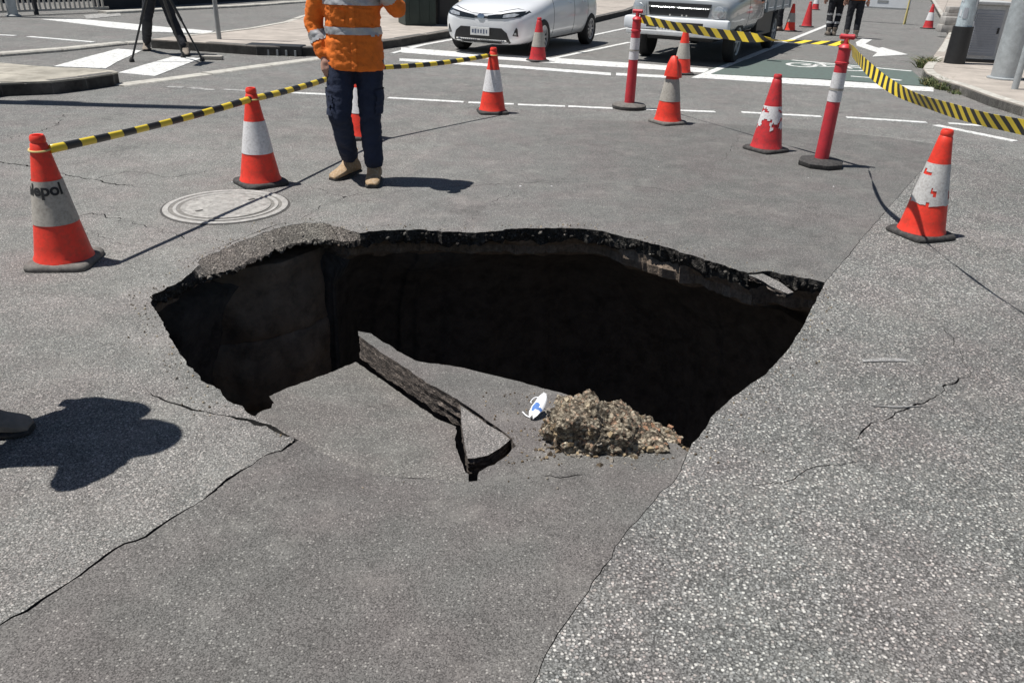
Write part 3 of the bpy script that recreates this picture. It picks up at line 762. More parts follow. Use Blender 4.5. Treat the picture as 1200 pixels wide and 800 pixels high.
# ================================================================== KERBS AND FOOTPATHS
def footpath(name, poly, h, panel, mat, rot, gap=.012):
    """polygon paved in concrete panels, each its own piece"""
    root = MB().prism(poly, -.05, h - .02).build(name, 'kerb_stone'); struct(root)
    cr, sr = math.cos(-rot), math.sin(-rot)
    loc = [(x * cr - y * sr, x * sr + y * cr) for x, y in poly]
    x0, x1 = min(p[0] for p in loc), max(p[0] for p in loc); y0, y1 = min(p[1] for p in loc), max(p[1] for p in loc)
    nx, ny = int((x1 - x0) / panel) + 1, int((y1 - y0) / panel) + 1
    for i in range(nx):
        for j in range(ny):
            c = clip_cell(loc, x0 + i * panel + gap / 2, x0 + (i + 1) * panel - gap / 2, y0 + j * panel + gap / 2, y0 + (j + 1) * panel - gap / 2)
            if len(c) < 3: continue
            ar = abs(sum(c[k][0] * c[(k + 1) % len(c)][1] - c[(k + 1) % len(c)][0] * c[k][1] for k in range(len(c)))) / 2
            if ar < .01: continue
            wpt = [(x * cr + y * sr, -x * sr + y * cr) for x, y in c]
            dz = random.uniform(-.004, .003)
            MB().prism(wpt, h - .019, h + dz).build('paving_panel', mat, root)
    return root
def kerb(root, pts, wd, h, mat, step=1.0, z0=0.0):
    """kerb stones along a line, each stone its own piece; wd to the left of the direction"""
    q = resample([Vector((p.x, p.y, 0)) for p in pts], step)
    for a, b in zip(q[:-1], q[1:]):
        d = (b - a).normalized(); n = Vector((-d.y, d.x, 0)) * wd; g = d * .006
        a2, b2 = a + g, b - g
        zz = h + random.uniform(-.006, .006); bev = .02
        top = [a2 + n * (bev / wd), b2 + n * (bev / wd), b2 + n, a2 + n]
        mb = MB(); vs = [(*p.xy, z0) for p in (a2, b2, b2 + n, a2 + n)] + [(*p.xy, zz - bev) for p in (a2, b2)] + [(*p.xy, zz) for p in top]
        mb.add(vs, [(3, 2, 1, 0), (0, 1, 5, 4), (4, 5, 7, 6), (6, 7, 8, 9), (1, 2, 8, 7, 5), (2, 3, 9, 8), (3, 0, 4, 6, 9)])
        mb.build('kerb_stone', mat, root)
P2 = lambda pxs, h: [(p.x, p.y) for p in (G(a, b, h) for a, b in pxs)]
# left refuge island
H1 = .15
isl = [(-220, 120), (-60, 106), (0, 97), (60, 95), (100, 90.5), (132, 86), (138, 84.5), (132, 82.5), (100, 80), (60, 78.5), (0, 73), (-80, 66), (-220, 70)]
r_ = footpath('traffic_island', P2(isl, H1), H1 - .004, 1.4, 'concrete', .2)
kerb(r_, [G(a, b, H1) for a, b in isl[:7]], .13, H1, 'kerb_stone', .9)
# low pale kerb strips round the crossing
r_ = mark('concrete_apron', [(-60, 74), (0, 69), (60, 64), (150, 54), (182, 53), (300, 64), (386, 65), (386, 68), (250, 88), (150, 101), (140, 96), (134, 84), (60, 78.5), (0, 73)], 'asphalt_far', .0035)
def strip(name, pxs, wd, h, mat):
    q = [G(*p) for p in pxs]; root = MB().prism([(p.x, p.y) for p in q] + [(p.x + .05, p.y + .05) for p in q[::-1]], -.05, -.03).build(name, mat); struct(root)
    kerb(root, q, wd, h, mat, 1.0); return root
strip('kerb_line', [(-60, 72), (0, 67), (75, 61), (150, 53), (178, 52)], .22, .05, 'kerb_pale')
strip('kerb_line', [(146, 102), (200, 95), (250, 88), (320, 78), (388, 69)], .24, .012, 'kerb_pale')
# raised footpath on the far corner
H2 = .15
fp = [(176, 46), (240, 50), (300, 54), (350, 55), (386, 55), (430, 50), (470, 45), (525, 36), (600, 25), (690, 22), (735, 12), (800, -12), (850, -27), (700, -30), (500, -18), (400, 3), (372, 12), (330, 26), (290, 33), (240, 39), (200, 43)]
r_ = footpath('footpath', P2(fp, H2), H2 - .004, 1.5, 'concrete_pink', math.atan2(AX.y, AX.x))
kerb(r_, [G(a, b, H2) for a, b in fp[:13]], .15, H2, 'kerb_stone', 1.0)
kerb(r_, [G(a, b, H2) for a, b in fp[14:]], .15, H2, 'kerb_pale', 1.2)
# drain gully lintel in that kerb
dg = thing('drain_inlet', 'black kerb drain inlet in the far footpath kerb beside the worker', 'drain', G(322, 65))
dg.rotation_euler = (0, 0, math.atan2((G(345, 65) - G(296, 63)).y, (G(345, 65) - G(296, 63)).x))
MB().box((0, .1, .085), (.95, .3, .16), bev=.015).build('lintel', 'black_plastic', dg)
for k in range(6): MB().box((-.38 + k * .152, -.075, .05), (.03, .03, .09)).build('bar', 'pole_grey', dg)
# right footpath
H3 = .13
fpr = [(1300, 158), (1200, 124), (1160, 112), (1125, 99), (1100, 92), (1086, 85), (1082, 80), (1084, 76), (1094, 66), (1104, 52), (1112, 38), (1108, 26), (1100, 14), (1092, 0), (1080, -14), (1500, -14), (1600, 60), (1500, 160)]
r_ = footpath('footpath', P2(fpr, H3), H3 - .004, 1.5, 'concrete_pink', math.atan2(AX.y, AX.x))
kerb(r_, [G(a, b, H3) for a, b in fpr[:15]][::-1], .15, H3, 'kerb_pale', 1.0)

# ================================================================== TRAFFIC CONES
def cone_r(z): return .148 - (.148 - .033) * (z - .03) / .67
def make_cone(name, px, label, body='cone_orange', sleeve='sleeve_white', base='rubber', rz=.3, torn=0.0, lean=(0, 0), sz=(.24, .47), hood=False, letters=None, ring=False, n=36, group='traffic cones round the hole'):
    p = G(*px); t = thing(name, label, 'traffic cone', (p.x, p.y, 0.0), rz, group)
    mb = MB()
    sq = []
    for k in range(40):
        a = 2 * math.pi * k / 40; c, s = math.cos(a), math.sin(a); q = (abs(c) ** 7 + abs(s) ** 7) ** (-1 / 7)
        sq.append((c * q, s * q))
    prof = [(.168, .003), (.17, .012), (.167, .024), (.158, .034), (.148, .036)]
    vs = [(x * r, y * r, z + .003 * nz((x, y, r), 3, p.x)) for r, z in prof for x, y in sq]
    fs = [(j * 40 + k, j * 40 + (k + 1) % 40, (j + 1) * 40 + (k + 1) % 40, (j + 1) * 40 + k) for j in range(len(prof) - 1) for k in range(40)]
    fs += [tuple(range(39, -1, -1)), tuple(4 * 40 + k for k in range(40))]
    mb.add(vs, fs); mb.build('base', base, t, True)
    mb = MB(); dents = lambda r, z, a: (r * (1 + .02 * nz((math.cos(a), math.sin(a), z * 4), 1.3, p.x + 3)), z)
    prof = [(.153, .034), (.15, .045)] + [(cone_r(z), z) for z in np.linspace(.06, .655, 16)] + [(.036, .66), (.039, .672), (.037, .69), (.031, .70), (.024, .698), (.022, .66), (0, .655)]
    mb.lathe(prof, n, rfun=dents); bo = mb.build('body', body, t, True)
    if sleeve:
        vs, fs = [], []; nj = 14
        for j in range(nj + 1):
            for k in range(n * 2):
                a = 2 * math.pi * k / (n * 2); z = sz[0] + (sz[1] - sz[0]) * j / nj
                if j == 0: z += torn * .05 * nz((math.cos(a), math.sin(a), 0), 3.1, 7)
                rr = dents(cone_r(z) + .003, z, a)[0]; vs.append((rr * math.cos(a), rr * math.sin(a), z))
        for j in range(nj):
            for k in range(n * 2):
                if torn:
                    a = 2 * math.pi * (k + .5) / (n * 2); s = j / nj
                    v = nz((math.cos(a) * 1.2, math.sin(a) * 1.2, s * 2.2), 1.9, 5.5 + p.x)
                    if v > .62 - .55 * torn * (1.25 - s): continue
                fs.append((j * n * 2 + k, j * n * 2 + (k + 1) % (n * 2), (j + 1) * n * 2 + (k + 1) % (n * 2), (j + 1) * n * 2 + k))
        mb = MB(); mb.add(vs, fs); mb.build('reflective_sleeve', sleeve, t, True)
    if letters:
        cu = bpy.data.curves.new('t', 'FONT'); cu.body = letters[0]; cu.size = .085; cu.offset = .0028; cu.align_x = 'CENTER'; cu.resolution_u = 4
        to = bpy.data.objects.new('t', cu); COL.objects.link(to); me = evalmesh(to); bpy.data.objects.remove(to)
        bm = bmesh.new(); bm.from_mesh(me); bmesh.ops.subdivide_edges(bm, edges=[e for e in bm.edges if e.calc_length() > .012], cuts=3); 
        for v in bm.verts:
            z = letters[1] + v.co.y; r = cone_r(z) + .0055; a = letters[2] + v.co.x / cone_r(letters[1]); v.co = Vector((r * math.cos(a), r * math.sin(a), z))
        bmesh.ops.triangulate(bm, faces=bm.faces); bm.to_mesh(me); bm.free(); link('lettering', me, 'letter_black', t)
    if ring:
        mb = MB(); mb.tube([(.052 * math.cos(a), .052 * math.sin(a), .625 + .004 * math.sin(a)) for a in np.linspace(0, 6.28, 24)], .005, 6); mb.build('tape_tie', 'yellow_leg', t, True)
    if hood:
        mb = MB()
        mb.lathe([(.075, .5), (.07, .54), (.055, .62), (.03, .69), (0, .71)], 16, (-.025, -.02, 0), rfun=lambda r, z, a: (r * (1 + .2 * math.sin(a * 3)), z))
        mb.lathe([(.06, .48), (.05, .55), (.035, .62), (0, .66)], 14, (.045, -.01, 0), rfun=lambda r, z, a: (r * (1 + .2 * math.sin(a * 2 + 1)), z))
        mb.build('torn_red_cap', 'cone_orange', t, True)
    t.rotation_euler = (lean[0], lean[1], rz)
    return t
CG = 'traffic cones round the hole'
faceA = math.atan2(-4.1, 2.49)
coneA = make_cone('traffic_cone', (77, 307), 'orange cone with dirty grey sleeve and black lettering at the tape end', sleeve='sleeve_grey', base='rubber_dusty', rz=.12, letters=('telepol', .40, faceA - .12 - .62), ring=True)
coneB = make_cone('traffic_cone', (306, 215), 'orange cone with clean white sleeve holding the rolled tape beside the manhole cover', rz=.72, ring=True)
coneC = make_cone('traffic_cone', (424, 161), 'orange cone seen between the legs of the worker in orange shirt', rz=.3)
coneD = make_cone('traffic_cone', (577, 132), 'bright orange cone with white sleeve at the far end of the rolled tape', rz=.2, ring=True)
coneE = make_cone('traffic_cone', (630, 72), 'faded red cone standing at the front wheel of the white hatchback', 'cone_red', 'sleeve_grey', rz=.4)
coneF = make_cone('traffic_cone', (798, 87), 'orange cone standing in front of the utility truck bumper', 'cone_orange', 'sleeve_grey', rz=.25)
coneG = make_cone('traffic_cone', (782, 144), 'cone with grey sleeve and ragged double red top beside the round based post', 'cone_orange', 'sleeve_grey', 'rubber_dusty', rz=.5, hood=True)
coneH = make_cone('traffic_cone', (897, 176), 'red cone whose white sleeve is mostly torn off, next to the leaning post', 'cone_red', 'sleeve_white', rz=.55, torn=.95, sz=(.22, .42))
coneI = make_cone('traffic_cone', (1078, 275), 'orange cone with peeling torn white sleeve on the coarse asphalt', 'cone_orange', 'sleeve_mid', rz=.35, torn=.34, sz=(.23, .49))
make_cone('traffic_cone', (925, 37), 'orange cone behind the truck beside the dark clothed person', 'cone_orange', 'sleeve_grey', n=20)
make_cone('traffic_cone', (945, 32), 'red cone with worn sleeve out on the lane beyond the truck', 'cone_red', None, n=20)
make_cone('traffic_cone', (955, 12), 'distant red cone farther up the lane than all others', 'cone_red', 'sleeve_white', n=20)
make_cone('traffic_cone', (1087, 34), 'red cone with white sleeve alone near the right kerb', 'cone_red', 'sleeve_white', n=20)

# ================================================================== T-TOP POSTS
def make_post(px, label, lean, base, ttop=True, world=None):
    p = G(*px) if world is None else world
    t = thing('barrier_post', label, 'bollard', (p.x, p.y, 0), 0, 'red posts carrying the tape')
    n = 8 if base == 'oct' else 40
    mb = MB(); mb.lathe([(.195, .002), (.2, .012), (.2, .04), (.185, .055), (.09, .068), (.075, .07)], n); mb.build('base', 'rubber_dusty' if base != 'oct' else 'rubber', t, True)
    mb = MB()
    if base != 'oct': mb.lathe([(.202, .008), (.204, .03), (.203, .036)], n); mb.build('base_rim', 'rubber', t, True)
    tx, ty = lean
    at = lambda z: (tx * z, ty * z, z)
    mb = MB(); mb.tube([at(z) for z in np.linspace(.055, 1.0, 12)], [.062 - .012 * k / 11 for k in range(12)], 24); mb.build('pole', 'post_red', t, True)
    mb = MB(); mb.tube([at(z) for z in np.linspace(.56, .80, 8)], [.0578 - .003 * k / 7 for k in range(8)], 28, cap=False); sl_ = mb.build('reflective_sleeve', 'sleeve_white', t, True)
    mb = MB(); mb.tube([at(z) for z in (.655, .672)], .0595, 28, cap=False); mb.build('sleeve_strap', 'sleeve_grey', sl_, True)
    mb = MB(); mb.tube([at(z) for z in (.865, .87, .885, .89)], [.05, .058, .058, .05], 24); mb.build('collar', 'post_red', t, True)
    if ttop:
        mb = MB(); mb.tube([at(z) for z in (.995, 1.0, 1.015, 1.03)], [.054, .058, .05, .028], 24); mb.tube([at(z) for z in (1.02, 1.05, 1.075)], [.024, .022, .02], 12)
        c = Vector(at(1.085)); mb.tube([c + Vector((-.055, .02, 0)), c + Vector((-.05, .02, 0)), c, c + Vector((.05, -.02, 0)), c + Vector((.055, -.02, 0))], [.015, .022, .02, .022, .015], 12)
    else:
        mb = MB(); mb.tube([at(z) for z in (.99, 1.02, 1.06, 1.08)], [.052, .052, .04, .025], 16)
    mb.build('top_handle', 'post_red', t, True)
    return t, Vector((p.x, p.y, 0)) + Vector(at(1.04))
post1, top1 = make_post((737, 127), 'upright red tape post on round grey rubber base', (.0, 0), 'round')
post2, top2 = make_post((961, 194), 'red tape post with white sleeve on eight sided black rubber base', (.012, 0), 'oct')
post3, top3 = make_post(None, 'red tape post at the near end of the twisted tape', (0, 0), 'oct', world=Vector((2.42, 2.3, 0)))

# ================================================================== BARRIER TAPE
def ribbon(name, path, width, twist, mat, label, parent=None, thick=.0012, rolled=False):
    n = len(path); vs, fs, uvs = [], [], []; s = 0.0; prev = None
    ss = [0.0]
    for a, b in zip(path[:-1], path[1:]): ss.append(ss[-1] + (b - a).length)
    m_ = 8 if rolled else 4
    for i, p in enumerate(path):
        d = (path[min(i + 1, n - 1)] - path[max(i - 1, 0)]).normalized()
        side = d.cross(Vector((0, 0, 1))).normalized(); up = side.cross(d).normalized()
        a = twist(ss[i]); wv = up * math.cos(a) + side * math.sin(a); tv = d.cross(wv).normalized()
        wd = width(ss[i]) if callable(width) else width
        if rolled: cs = [(math.cos(2 * math.pi * k / 8) * wd / 2, math.sin(2 * math.pi * k / 8) * wd * .32) for k in range(8)]
        else: cs = [(-wd / 2, -thick), (wd / 2, -thick), (wd / 2, thick), (-wd / 2, thick)]
        for x, y in cs: vs.append(p + wv * x + tv * y); uvs.append((ss[i], x / wd + .5))
    for i in range(n - 1):
        for k in range(m_): fs.append((i * m_ + k, i * m_ + (k + 1) % m_, (i + 1) * m_ + (k + 1) % m_, (i + 1) * m_ + k))
    fs += [tuple(range(m_ - 1, -1, -1)), tuple((n - 1) * m_ + k for k in range(m_))]
    me = bpy.data.meshes.new(name); me.from_pydata(vs, [], fs); me.update()
    uv = me.uv_layers.new(name='UVMap')
    for l in me.loops: uv.data[l.index].uv = uvs[l.vertex_index]
    o = link(name, me, mat, parent, 'all' if rolled else False); tag(o, label, 'barrier tape', 'yellow and black barrier tape'); return o
def sagline(a, b, sagd, n=40):
    return [a.lerp(b, k / n) - Vector((0, 0, sagd * 4 * (k / n) * (1 - k / n))) for k in range(n + 1)]
ca, cb, cc, cdd = [c.location.copy() for c in (coneA, coneB, coneC, coneD)]
up = lambda c, z: Vector((c.x, c.y, z))
ofs = Vector((.0, -.052, 0))
path = sagline(up(ca, .625) + Vector((.05, .01, 0)), up(cb, .625) + ofs, .015)[:-1] + sagline(up(cb, .625) + ofs, up(cc, .64) + ofs, .02)[:-1] + sagline(up(cc, .64) + ofs, up(cdd, .62) + Vector((-.04, -.03, 0)), .03)
ribbon('barrier_tape', path, .046, lambda s: .3 * math.sin(s * 2.1), 'tape_stripe_rolled', 'rolled yellow and black tape strung between the orange cones', rolled=True)
path = sagline(top1 + Vector((.03, 0, -.03)), top2 + Vector((-.03, 0, -.01)), .05, 90)
LT = sum((b - a).length for a, b in zip(path[:-1], path[1:]))
ribbon('barrier_tape', path, lambda s: .088 - .05 * smooth01((s - LT * .62) / (LT * .1)) + .02 * smooth01((s - LT * .9) / .3),
       lambda s: .25 * math.sin(s * 1.7) + 2.6 * smooth01((s - LT * .64) / (LT * .2)), 'tape_stripe', 'flat yellow and black striped tape stretched between two red posts')
pts = [top2 + Vector((.02, 0, -.01)), (2.40, 5.98, 1.03), (2.345, 5.38, .955), (2.33, 4.87, .925), (2.30, 4.17, .945), (2.31, 3.8, .965), (2.36, 3.0, 1.02), top3 + Vector((0, 0, -.02))]
ribbon('barrier_tape', catmull(pts, 26), .07, lambda s: .35 * math.sin(s * 2.6 + .5) + .2 * math.sin(s * 6), 'tape_stripe_twist', 'twisted yellow and black tape sagging from the eight sided based post')

# ================================================================== PEOPLE
def organic(name, caps, lofts, mat, parent, voxel=.012, smooth=6, wr=None):
    """one continuous skin over tapered limbs and lofted sections"""
    mb = MB()
    for cp in caps:
        (a, ra), (b, rb) = cp[0], cp[1]; a, b = Vector(a), Vector(b); d = (b - a); n = max(2, int(d.length / .04))
        if d.length < 1e-4: d = Vector((0, 0, .001)); b = a + d; n = 1
        dn = d.normalized()
        pts, rr = [], []
        for k in (1.0, .85, .5): pts.append(a - dn * ra * k); rr.append(ra * math.sqrt(max(0.02, 1 - k * k)))
        for k in range(n + 1): t = k / n; pts.append(a.lerp(b, t)); rr.append(ra + (rb - ra) * t)
        for k in (.5, .85, 1.0): pts.append(b + dn * rb * k); rr.append(rb * math.sqrt(max(0.02, 1 - k * k)))
        mb.tube(pts, rr, 14)
    for lf in lofts:
        vs, fs = [], []; n = 24
        for c, rx, ry in lf:
            for k in range(n):
                a = 2 * math.pi * k / n; e = 2.4
                cx_, sy_ = math.cos(a), math.sin(a); q = (abs(cx_) ** e + abs(sy_) ** e) ** (-1 / e)
                vs.append((c[0] + rx * cx_ * q, c[1] + ry * sy_ * q, c[2]))
        for j in range(len(lf) - 1):
            for k in range(n): fs.append((j * n + k, j * n + (k + 1) % n, (j + 1) * n + (k + 1) % n, (j + 1) * n + k))
        fs += [tuple(range(n - 1, -1, -1)), tuple((len(lf) - 1) * n + k for k in range(n))]
        if lf[0][0][2] > lf[-1][0][2]: fs = [f[::-1] for f in fs]
        mb.add(vs, fs)
    me = bpy.data.meshes.new(name); me.from_pydata(mb.v, [], mb.f); me.update()
    o = bpy.data.objects.new(name, me); COL.objects.link(o)
    r = o.modifiers.new('r', 'REMESH'); r.mode = 'VOXEL'; r.voxel_size = voxel
    s = o.modifiers.new('s', 'SMOOTH'); s.iterations = smooth; s.factor = .5
    me2 = evalmesh(o); bpy.data.objects.remove(o)
    if wr:
        amp, sc, seed = wr
        for v in me2.vertices:
            c = v.co; q = 1 - abs(nz((c.x + .35 * c.z, c.y - .2 * c.z, c.z * 2.1 + .5 * c.x), sc * .8, seed)) * 2.4; q2 = 1 - abs(nz((c.x * 1.4 - .5 * c.z, c.y, c.z * 2.6), sc * 1.5, seed + 3)) * 2.4
            k = amp * (.75 * q + .45 * q2 - .4 + .5 * nz((c.x, c.y, c.z), sc * .6, seed + 8)); v.co = c + v.normal * k
    me2.name = name
    return link(name, me2, mat, parent, 'all')
def peel(src, pred, off, name, mat, parent):
    """the faces of a garment where pred holds, lifted off as a strip"""
    me = src.data; keep = [p for p in me.polygons if pred(p.center, p.normal)]
    used = sorted({i for p in keep for i in p.vertices}); mp = {u: k for k, u in enumerate(used)}
    if not used: return None
    mb = MB(); mb.add([me.vertices[u].co + me.vertices[u].normal * off for u in used], [tuple(mp[i] for i in p.vertices) for p in keep])
    return mb.build(name, mat, parent, 'all')
def boot(parent, ank, yaw, mat, sole='rubber', s=1.0, pitch=0.0, z0=0.0):
    ank = Vector(ank)
    prof = [(-.085, .045, .075, .0), (-.07, .055, .12, .0), (-.03, .056, .16, .0), (.02, .056, .15, 0), (.06, .055, .105, 0), (.11, .058, .082, 0), (.16, .058, .07, 0), (.195, .05, .058, 0), (.215, .03, .04, 0)]
    def rings(zb, ztf, grow=0.0):
        vs, fs = [], []; n = 14
        for y, hw, top, _ in prof:
            for k in range(n):
                a = 2 * math.pi * k / n; c, s_ = math.cos(a), math.sin(a)
                zt = ztf(top); zm = (zb + zt) / 2; zr = (zt - zb) / 2
                e = 3; q = (abs(c) ** e + abs(s_) ** e) ** (-1 / e)
                vs.append(((hw + grow) * c * q, -y * (1 + grow), zm + zr * s_ * q))
        m_ = len(prof)
        for j in range(m_ - 1):
            for k in range(n): fs.append((j * n + k, j * n + (k + 1) % n, (j + 1) * n + (k + 1) % n, (j + 1) * n + k))
        fs += [tuple(range(n - 1, -1, -1)), tuple((m_ - 1) * n + k for k in range(n))]
        return vs, fs
    R_ = Matrix.Rotation(yaw, 3, 'Z') @ Matrix.Rotation(pitch, 3, 'X')
    def put(mb, d): vs, fs = d; mb.add([(R_ @ Vector(v) * s) + Vector((ank.x, ank.y, z0)) for v in vs], fs)
    mb = MB(); put(mb, rings(.02, lambda t: t)); 
    mb.tube([(R_ @ Vector((0, .02, .09))) * s + Vector((ank.x, ank.y, z0)), (R_ @ Vector((0, .035, .21))) * s + Vector((ank.x, ank.y, z0))], [.055 * s, .058 * s], 14)
    b = mb.build('boot', mat, parent, True)
    mb = MB(); put(mb, rings(.001, lambda t: .03, .004)); mb.build('sole', sole, b, True)
def hand_caps(w, e, curl=.5, side=1):
    """palm, four fingers and a thumb from the wrist along the forearm direction"""
    w, e = Vector(w), Vector(e); d = (w - e).normalized(); up = Vector((0, 0, 1)) if abs(d.z) < .8 else Vector((0, -1, 0))
    s = d.cross(up).normalized(); n = s.cross(d).normalized()
    caps = [((w, .026), (w + d * .04, .03)), ((w + d * .045 + s * .022, .018), (w + d * .085 + s * .03, .015)), ((w + d * .045 - s * .022, .018), (w + d * .085 - s * .03, .015)), ((w + d * .05, .02), (w + d * .088, .017))]
    for k, ln in enumerate((.068, .078, .072, .056)):
        b = w + d * .088 + s * (.03 - .02 * k); m1 = b + (d * math.cos(curl * .6) - n * math.sin(curl * .6)) * ln * .5; m2 = m1 + (d * math.cos(curl * 1.6) - n * math.sin(curl * 1.6)) * ln * .5
        caps += [((b, .0098), (m1, .0092)), ((m1, .0092), (m2, .0075))]
    b = w + d * .03 + s * .03 * side; m1 = b + (d * .7 + s * side * .55 - n * .3).normalized() * .04; m2 = m1 + (d * .9 + s * side * .15 - n * .4).normalized() * .03
    caps += [((b, .014), (m1, .0115)), ((m1, .0115), (m2, .009))]
    return caps
def person(label, loc, rz, J, top_mat, leg_mat, boot_mat, group=None, hat=None, voxel=.014, bands=(), leg_bands=(), hem=.84, boots=None, head_tilt=.0, scale=1.0, fat=1.0):
    """local frame: facing -Y, x to the person's left-hand side in the picture"""
    t = thing('person', label, 'person', loc, rz, group); t.scale = (scale,) * 3
    D = dict(hipL=(-.095, 0, .93), hipR=(.095, 0, .93), kneL=(-.11, -.02, .5), kneR=(.11, -.02, .5), ankL=(-.115, .02, .1), ankR=(.115, .02, .1),
             shL=(-.19, .0, 1.43), shR=(.19, .0, 1.43), elL=(-.26, .03, 1.14), elR=(.26, .03, 1.14), wrL=(-.27, -.06, .9), wrR=(.27, -.06, .9), curl=.6)
    D.update(J); V = {k: Vector(v) for k, v in D.items() if k != 'curl'}
    tl = Matrix.Rotation(head_tilt, 3, 'X')
    hc_ = lambda x, y, z: tuple(Vector((0, -.015, 1.5)) + tl @ (Vector((x, y, z)) - Vector((0, 0, 1.5))))
    caps = [((0, .01, 1.43), .055), ((0, 0, 1.55), .052)]
    caps = [(((0, .012, 1.40), .058), (hc_(0, 0, 1.56), .05)),
            ((hc_(0, .02, 1.65), .085), (hc_(0, .0, 1.68), .082)), ((hc_(0, -.012, 1.6), .062), (hc_(0, -.04, 1.555), .04)),
            ((hc_(0, -.075, 1.635), .012), (hc_(0, -.098, 1.605), .015)), ((hc_(-.018, -.085, 1.57), .008), (hc_(.018, -.085, 1.57), .008)),
            ((hc_(-.034, -.07, 1.642), .014), (hc_(-.03, -.072, 1.642), .014)), ((hc_(.034, -.07, 1.642), .014), (hc_(.03, -.072, 1.642), .014)),
            ((hc_(-.084, .01, 1.655), .012), (hc_(-.084, .005, 1.60), .01)), ((hc_(.084, .01, 1.655), .012), (hc_(.084, .005, 1.60), .01))]
    for s, sd in (('L', -1), ('R', 1)):
        caps += [((V['sh' + s], .05), (V['el' + s], .04)), ((V['el' + s], .04), (V['wr' + s], .026))] + hand_caps(V['wr' + s], V['el' + s], D['curl'], sd)
        caps += [((V['hip' + s], .075), (V['kne' + s], .05)), ((V['kne' + s], .05), (V['kne' + s].lerp(V['ank' + s], .72), .035))]
    lofts = [[((0, 0, .9), .15, .09), ((0, 0, 1.1), .14, .085), ((0, 0, 1.3), .16, .095), ((0, .01, 1.44), .13, .07)]]
    organic('body', caps, lofts, 'skin', t, .008 if voxel < .013 else .012, 3)
    # trousers
    caps = []
    for s in 'LR':
        h, k, a = V['hip' + s], V['kne' + s], V['ank' + s]
        caps += [((h, .105 * fat), (k, .082 * fat)), ((k, .08 * fat), (k.lerp(a, .6), .074 * fat)), ((k.lerp(a, .6), .074 * fat), (k.lerp(a, .86), .07 * fat))]
    hm = (V['hipL'] + V['hipR']) / 2
    lofts = [[((hm.x, hm.y, .84), .17 * fat, .12), ((hm.x, hm.y, .93), .185 * fat, .125), ((hm.x * .5, hm.y * .5, 1.02), .17, .115)]]
    tr_ = organic('trousers', caps, lofts, leg_mat, t, voxel, 3, (.0085, 10, loc[0] + 2))
    for z0_, z1_ in leg_bands: peel(tr_, lambda c, n, z0_=z0_, z1_=z1_: z0_ < c.z < z1_, .004, 'reflective_band', 'retro', tr_)
    # shirt
    caps = []
    for s in 'LR':
        a, b, c = V['sh' + s], V['el' + s], V['wr' + s]
        caps += [((a, .08), (b, .066)), ((b, .066), (b.lerp(c, .86), .05))]
    caps += [((V['shL'] * .7 + Vector((0, 0, .44)), .06), (V['shR'] * .7 + Vector((0, 0, .44)), .06)), ((0, .012, 1.47), .064), ((0, .012, 1.475), .064)][:1]
    caps += [(((0, .015, 1.44), .072), ((0, .01, 1.475), .07))]
    lofts = [[((hm.x * .6, hm.y, hem), .205 * fat, .15), ((hm.x * .5, hm.y, hem + .12), .2 * fat, .145), ((0, 0, 1.1), .19 * fat, .14), ((0, 0, 1.3), .2, .135), ((0, .01, 1.42), .175, .1), ((0, .01, 1.47), .1, .075)]]
    sh_ = organic('shirt', caps, lofts, top_mat, t, voxel, 3, (.0095, 12, loc[0] + 7))
    for z0_, z1_ in bands: peel(sh_, lambda c, n, z0_=z0_, z1_=z1_: z0_ < c.z < z1_ and abs(c.x) < .205, .005, 'reflective_band', 'retro', sh_)
    if bands:
        for s in 'LR':
            b_, c_ = V['el' + s], V['wr' + s]; ax_ = (c_ - b_).normalized(); Lb = (c_ - b_).length
            peel(sh_, lambda c, n: .34 < (Vector(c) - b_).dot(ax_) / Lb < .6 and ((Vector(c) - b_) - ax_ * (Vector(c) - b_).dot(ax_)).length < .085 and abs(c.x) > .16, .005, 'reflective_band', 'retro', sh_)
        for sx in (-.1, .1): peel(sh_, lambda c, n, sx=sx: abs(c.x - sx) < .026 and 1.31 < c.z < 1.5, .0035, 'reflective_band', 'retro', sh_)
    if voxel < .013:
        peel(sh_, lambda c, n: abs(c.x) < .016 and n.y < -.5 and hem + .02 < c.z < 1.46 and not any(a_ < c.z < b_ for a_, b_ in bands), .005, 'placket', top_mat, sh_)
        for sx in (-.1, .1): peel(sh_, lambda c, n, sx=sx: abs(c.x - sx) < .05 and n.y < -.4 and 1.14 < c.z < 1.245, .006, 'chest_pocket', top_mat, sh_)
        for sx in (-1, 1): peel(tr_, lambda c, n, sx=sx: n.x * sx > .5 and c.x * sx > .1 and .52 < c.z < .7, .012, 'cargo_pocket', leg_mat, tr_)
    yw = boots or {}
    for s in 'LR':
        a = V['ank' + s]; o_ = yw.get(s, {}); boot(t, a, o_.get('yaw', 0), boot_mat, s=.95, pitch=o_.get('pitch', 0), z0=o_.get('z', 0))
    # hair, eyes, hat
    mb = MB(); n = 20; vs, fs = [], []
    for j in range(9):
        e = math.pi / 2 - j * .24
        for k in range(n):
            a = 2 * math.pi * k / n; x, y = math.cos(a) * math.cos(e), math.sin(a) * math.cos(e)
            lo = 1.0 if y > -.35 else .0
            z = math.sin(e)
            if y < -.3: z = max(z, .45)
            vs.append(hc_(x * .095, .018 + y * .108, 1.665 + z * .105))
    fs = [(j * n + k, j * n + (k + 1) % n, (j + 1) * n + (k + 1) % n, (j + 1) * n + k) for j in range(8) for k in range(n)]
    mb.add(vs, fs); mb.build('hair', 'hair', t, 'all')
    for sx in (-.032, .032):
        mb = MB(); c = hc_(sx, -.083, 1.643); mb.lathe([(0, -.008), (.007, -.005), (.009, 0), (.007, .005), (0, .008)], 10, c); mb.build('eye', 'letter_black', t, 'all')
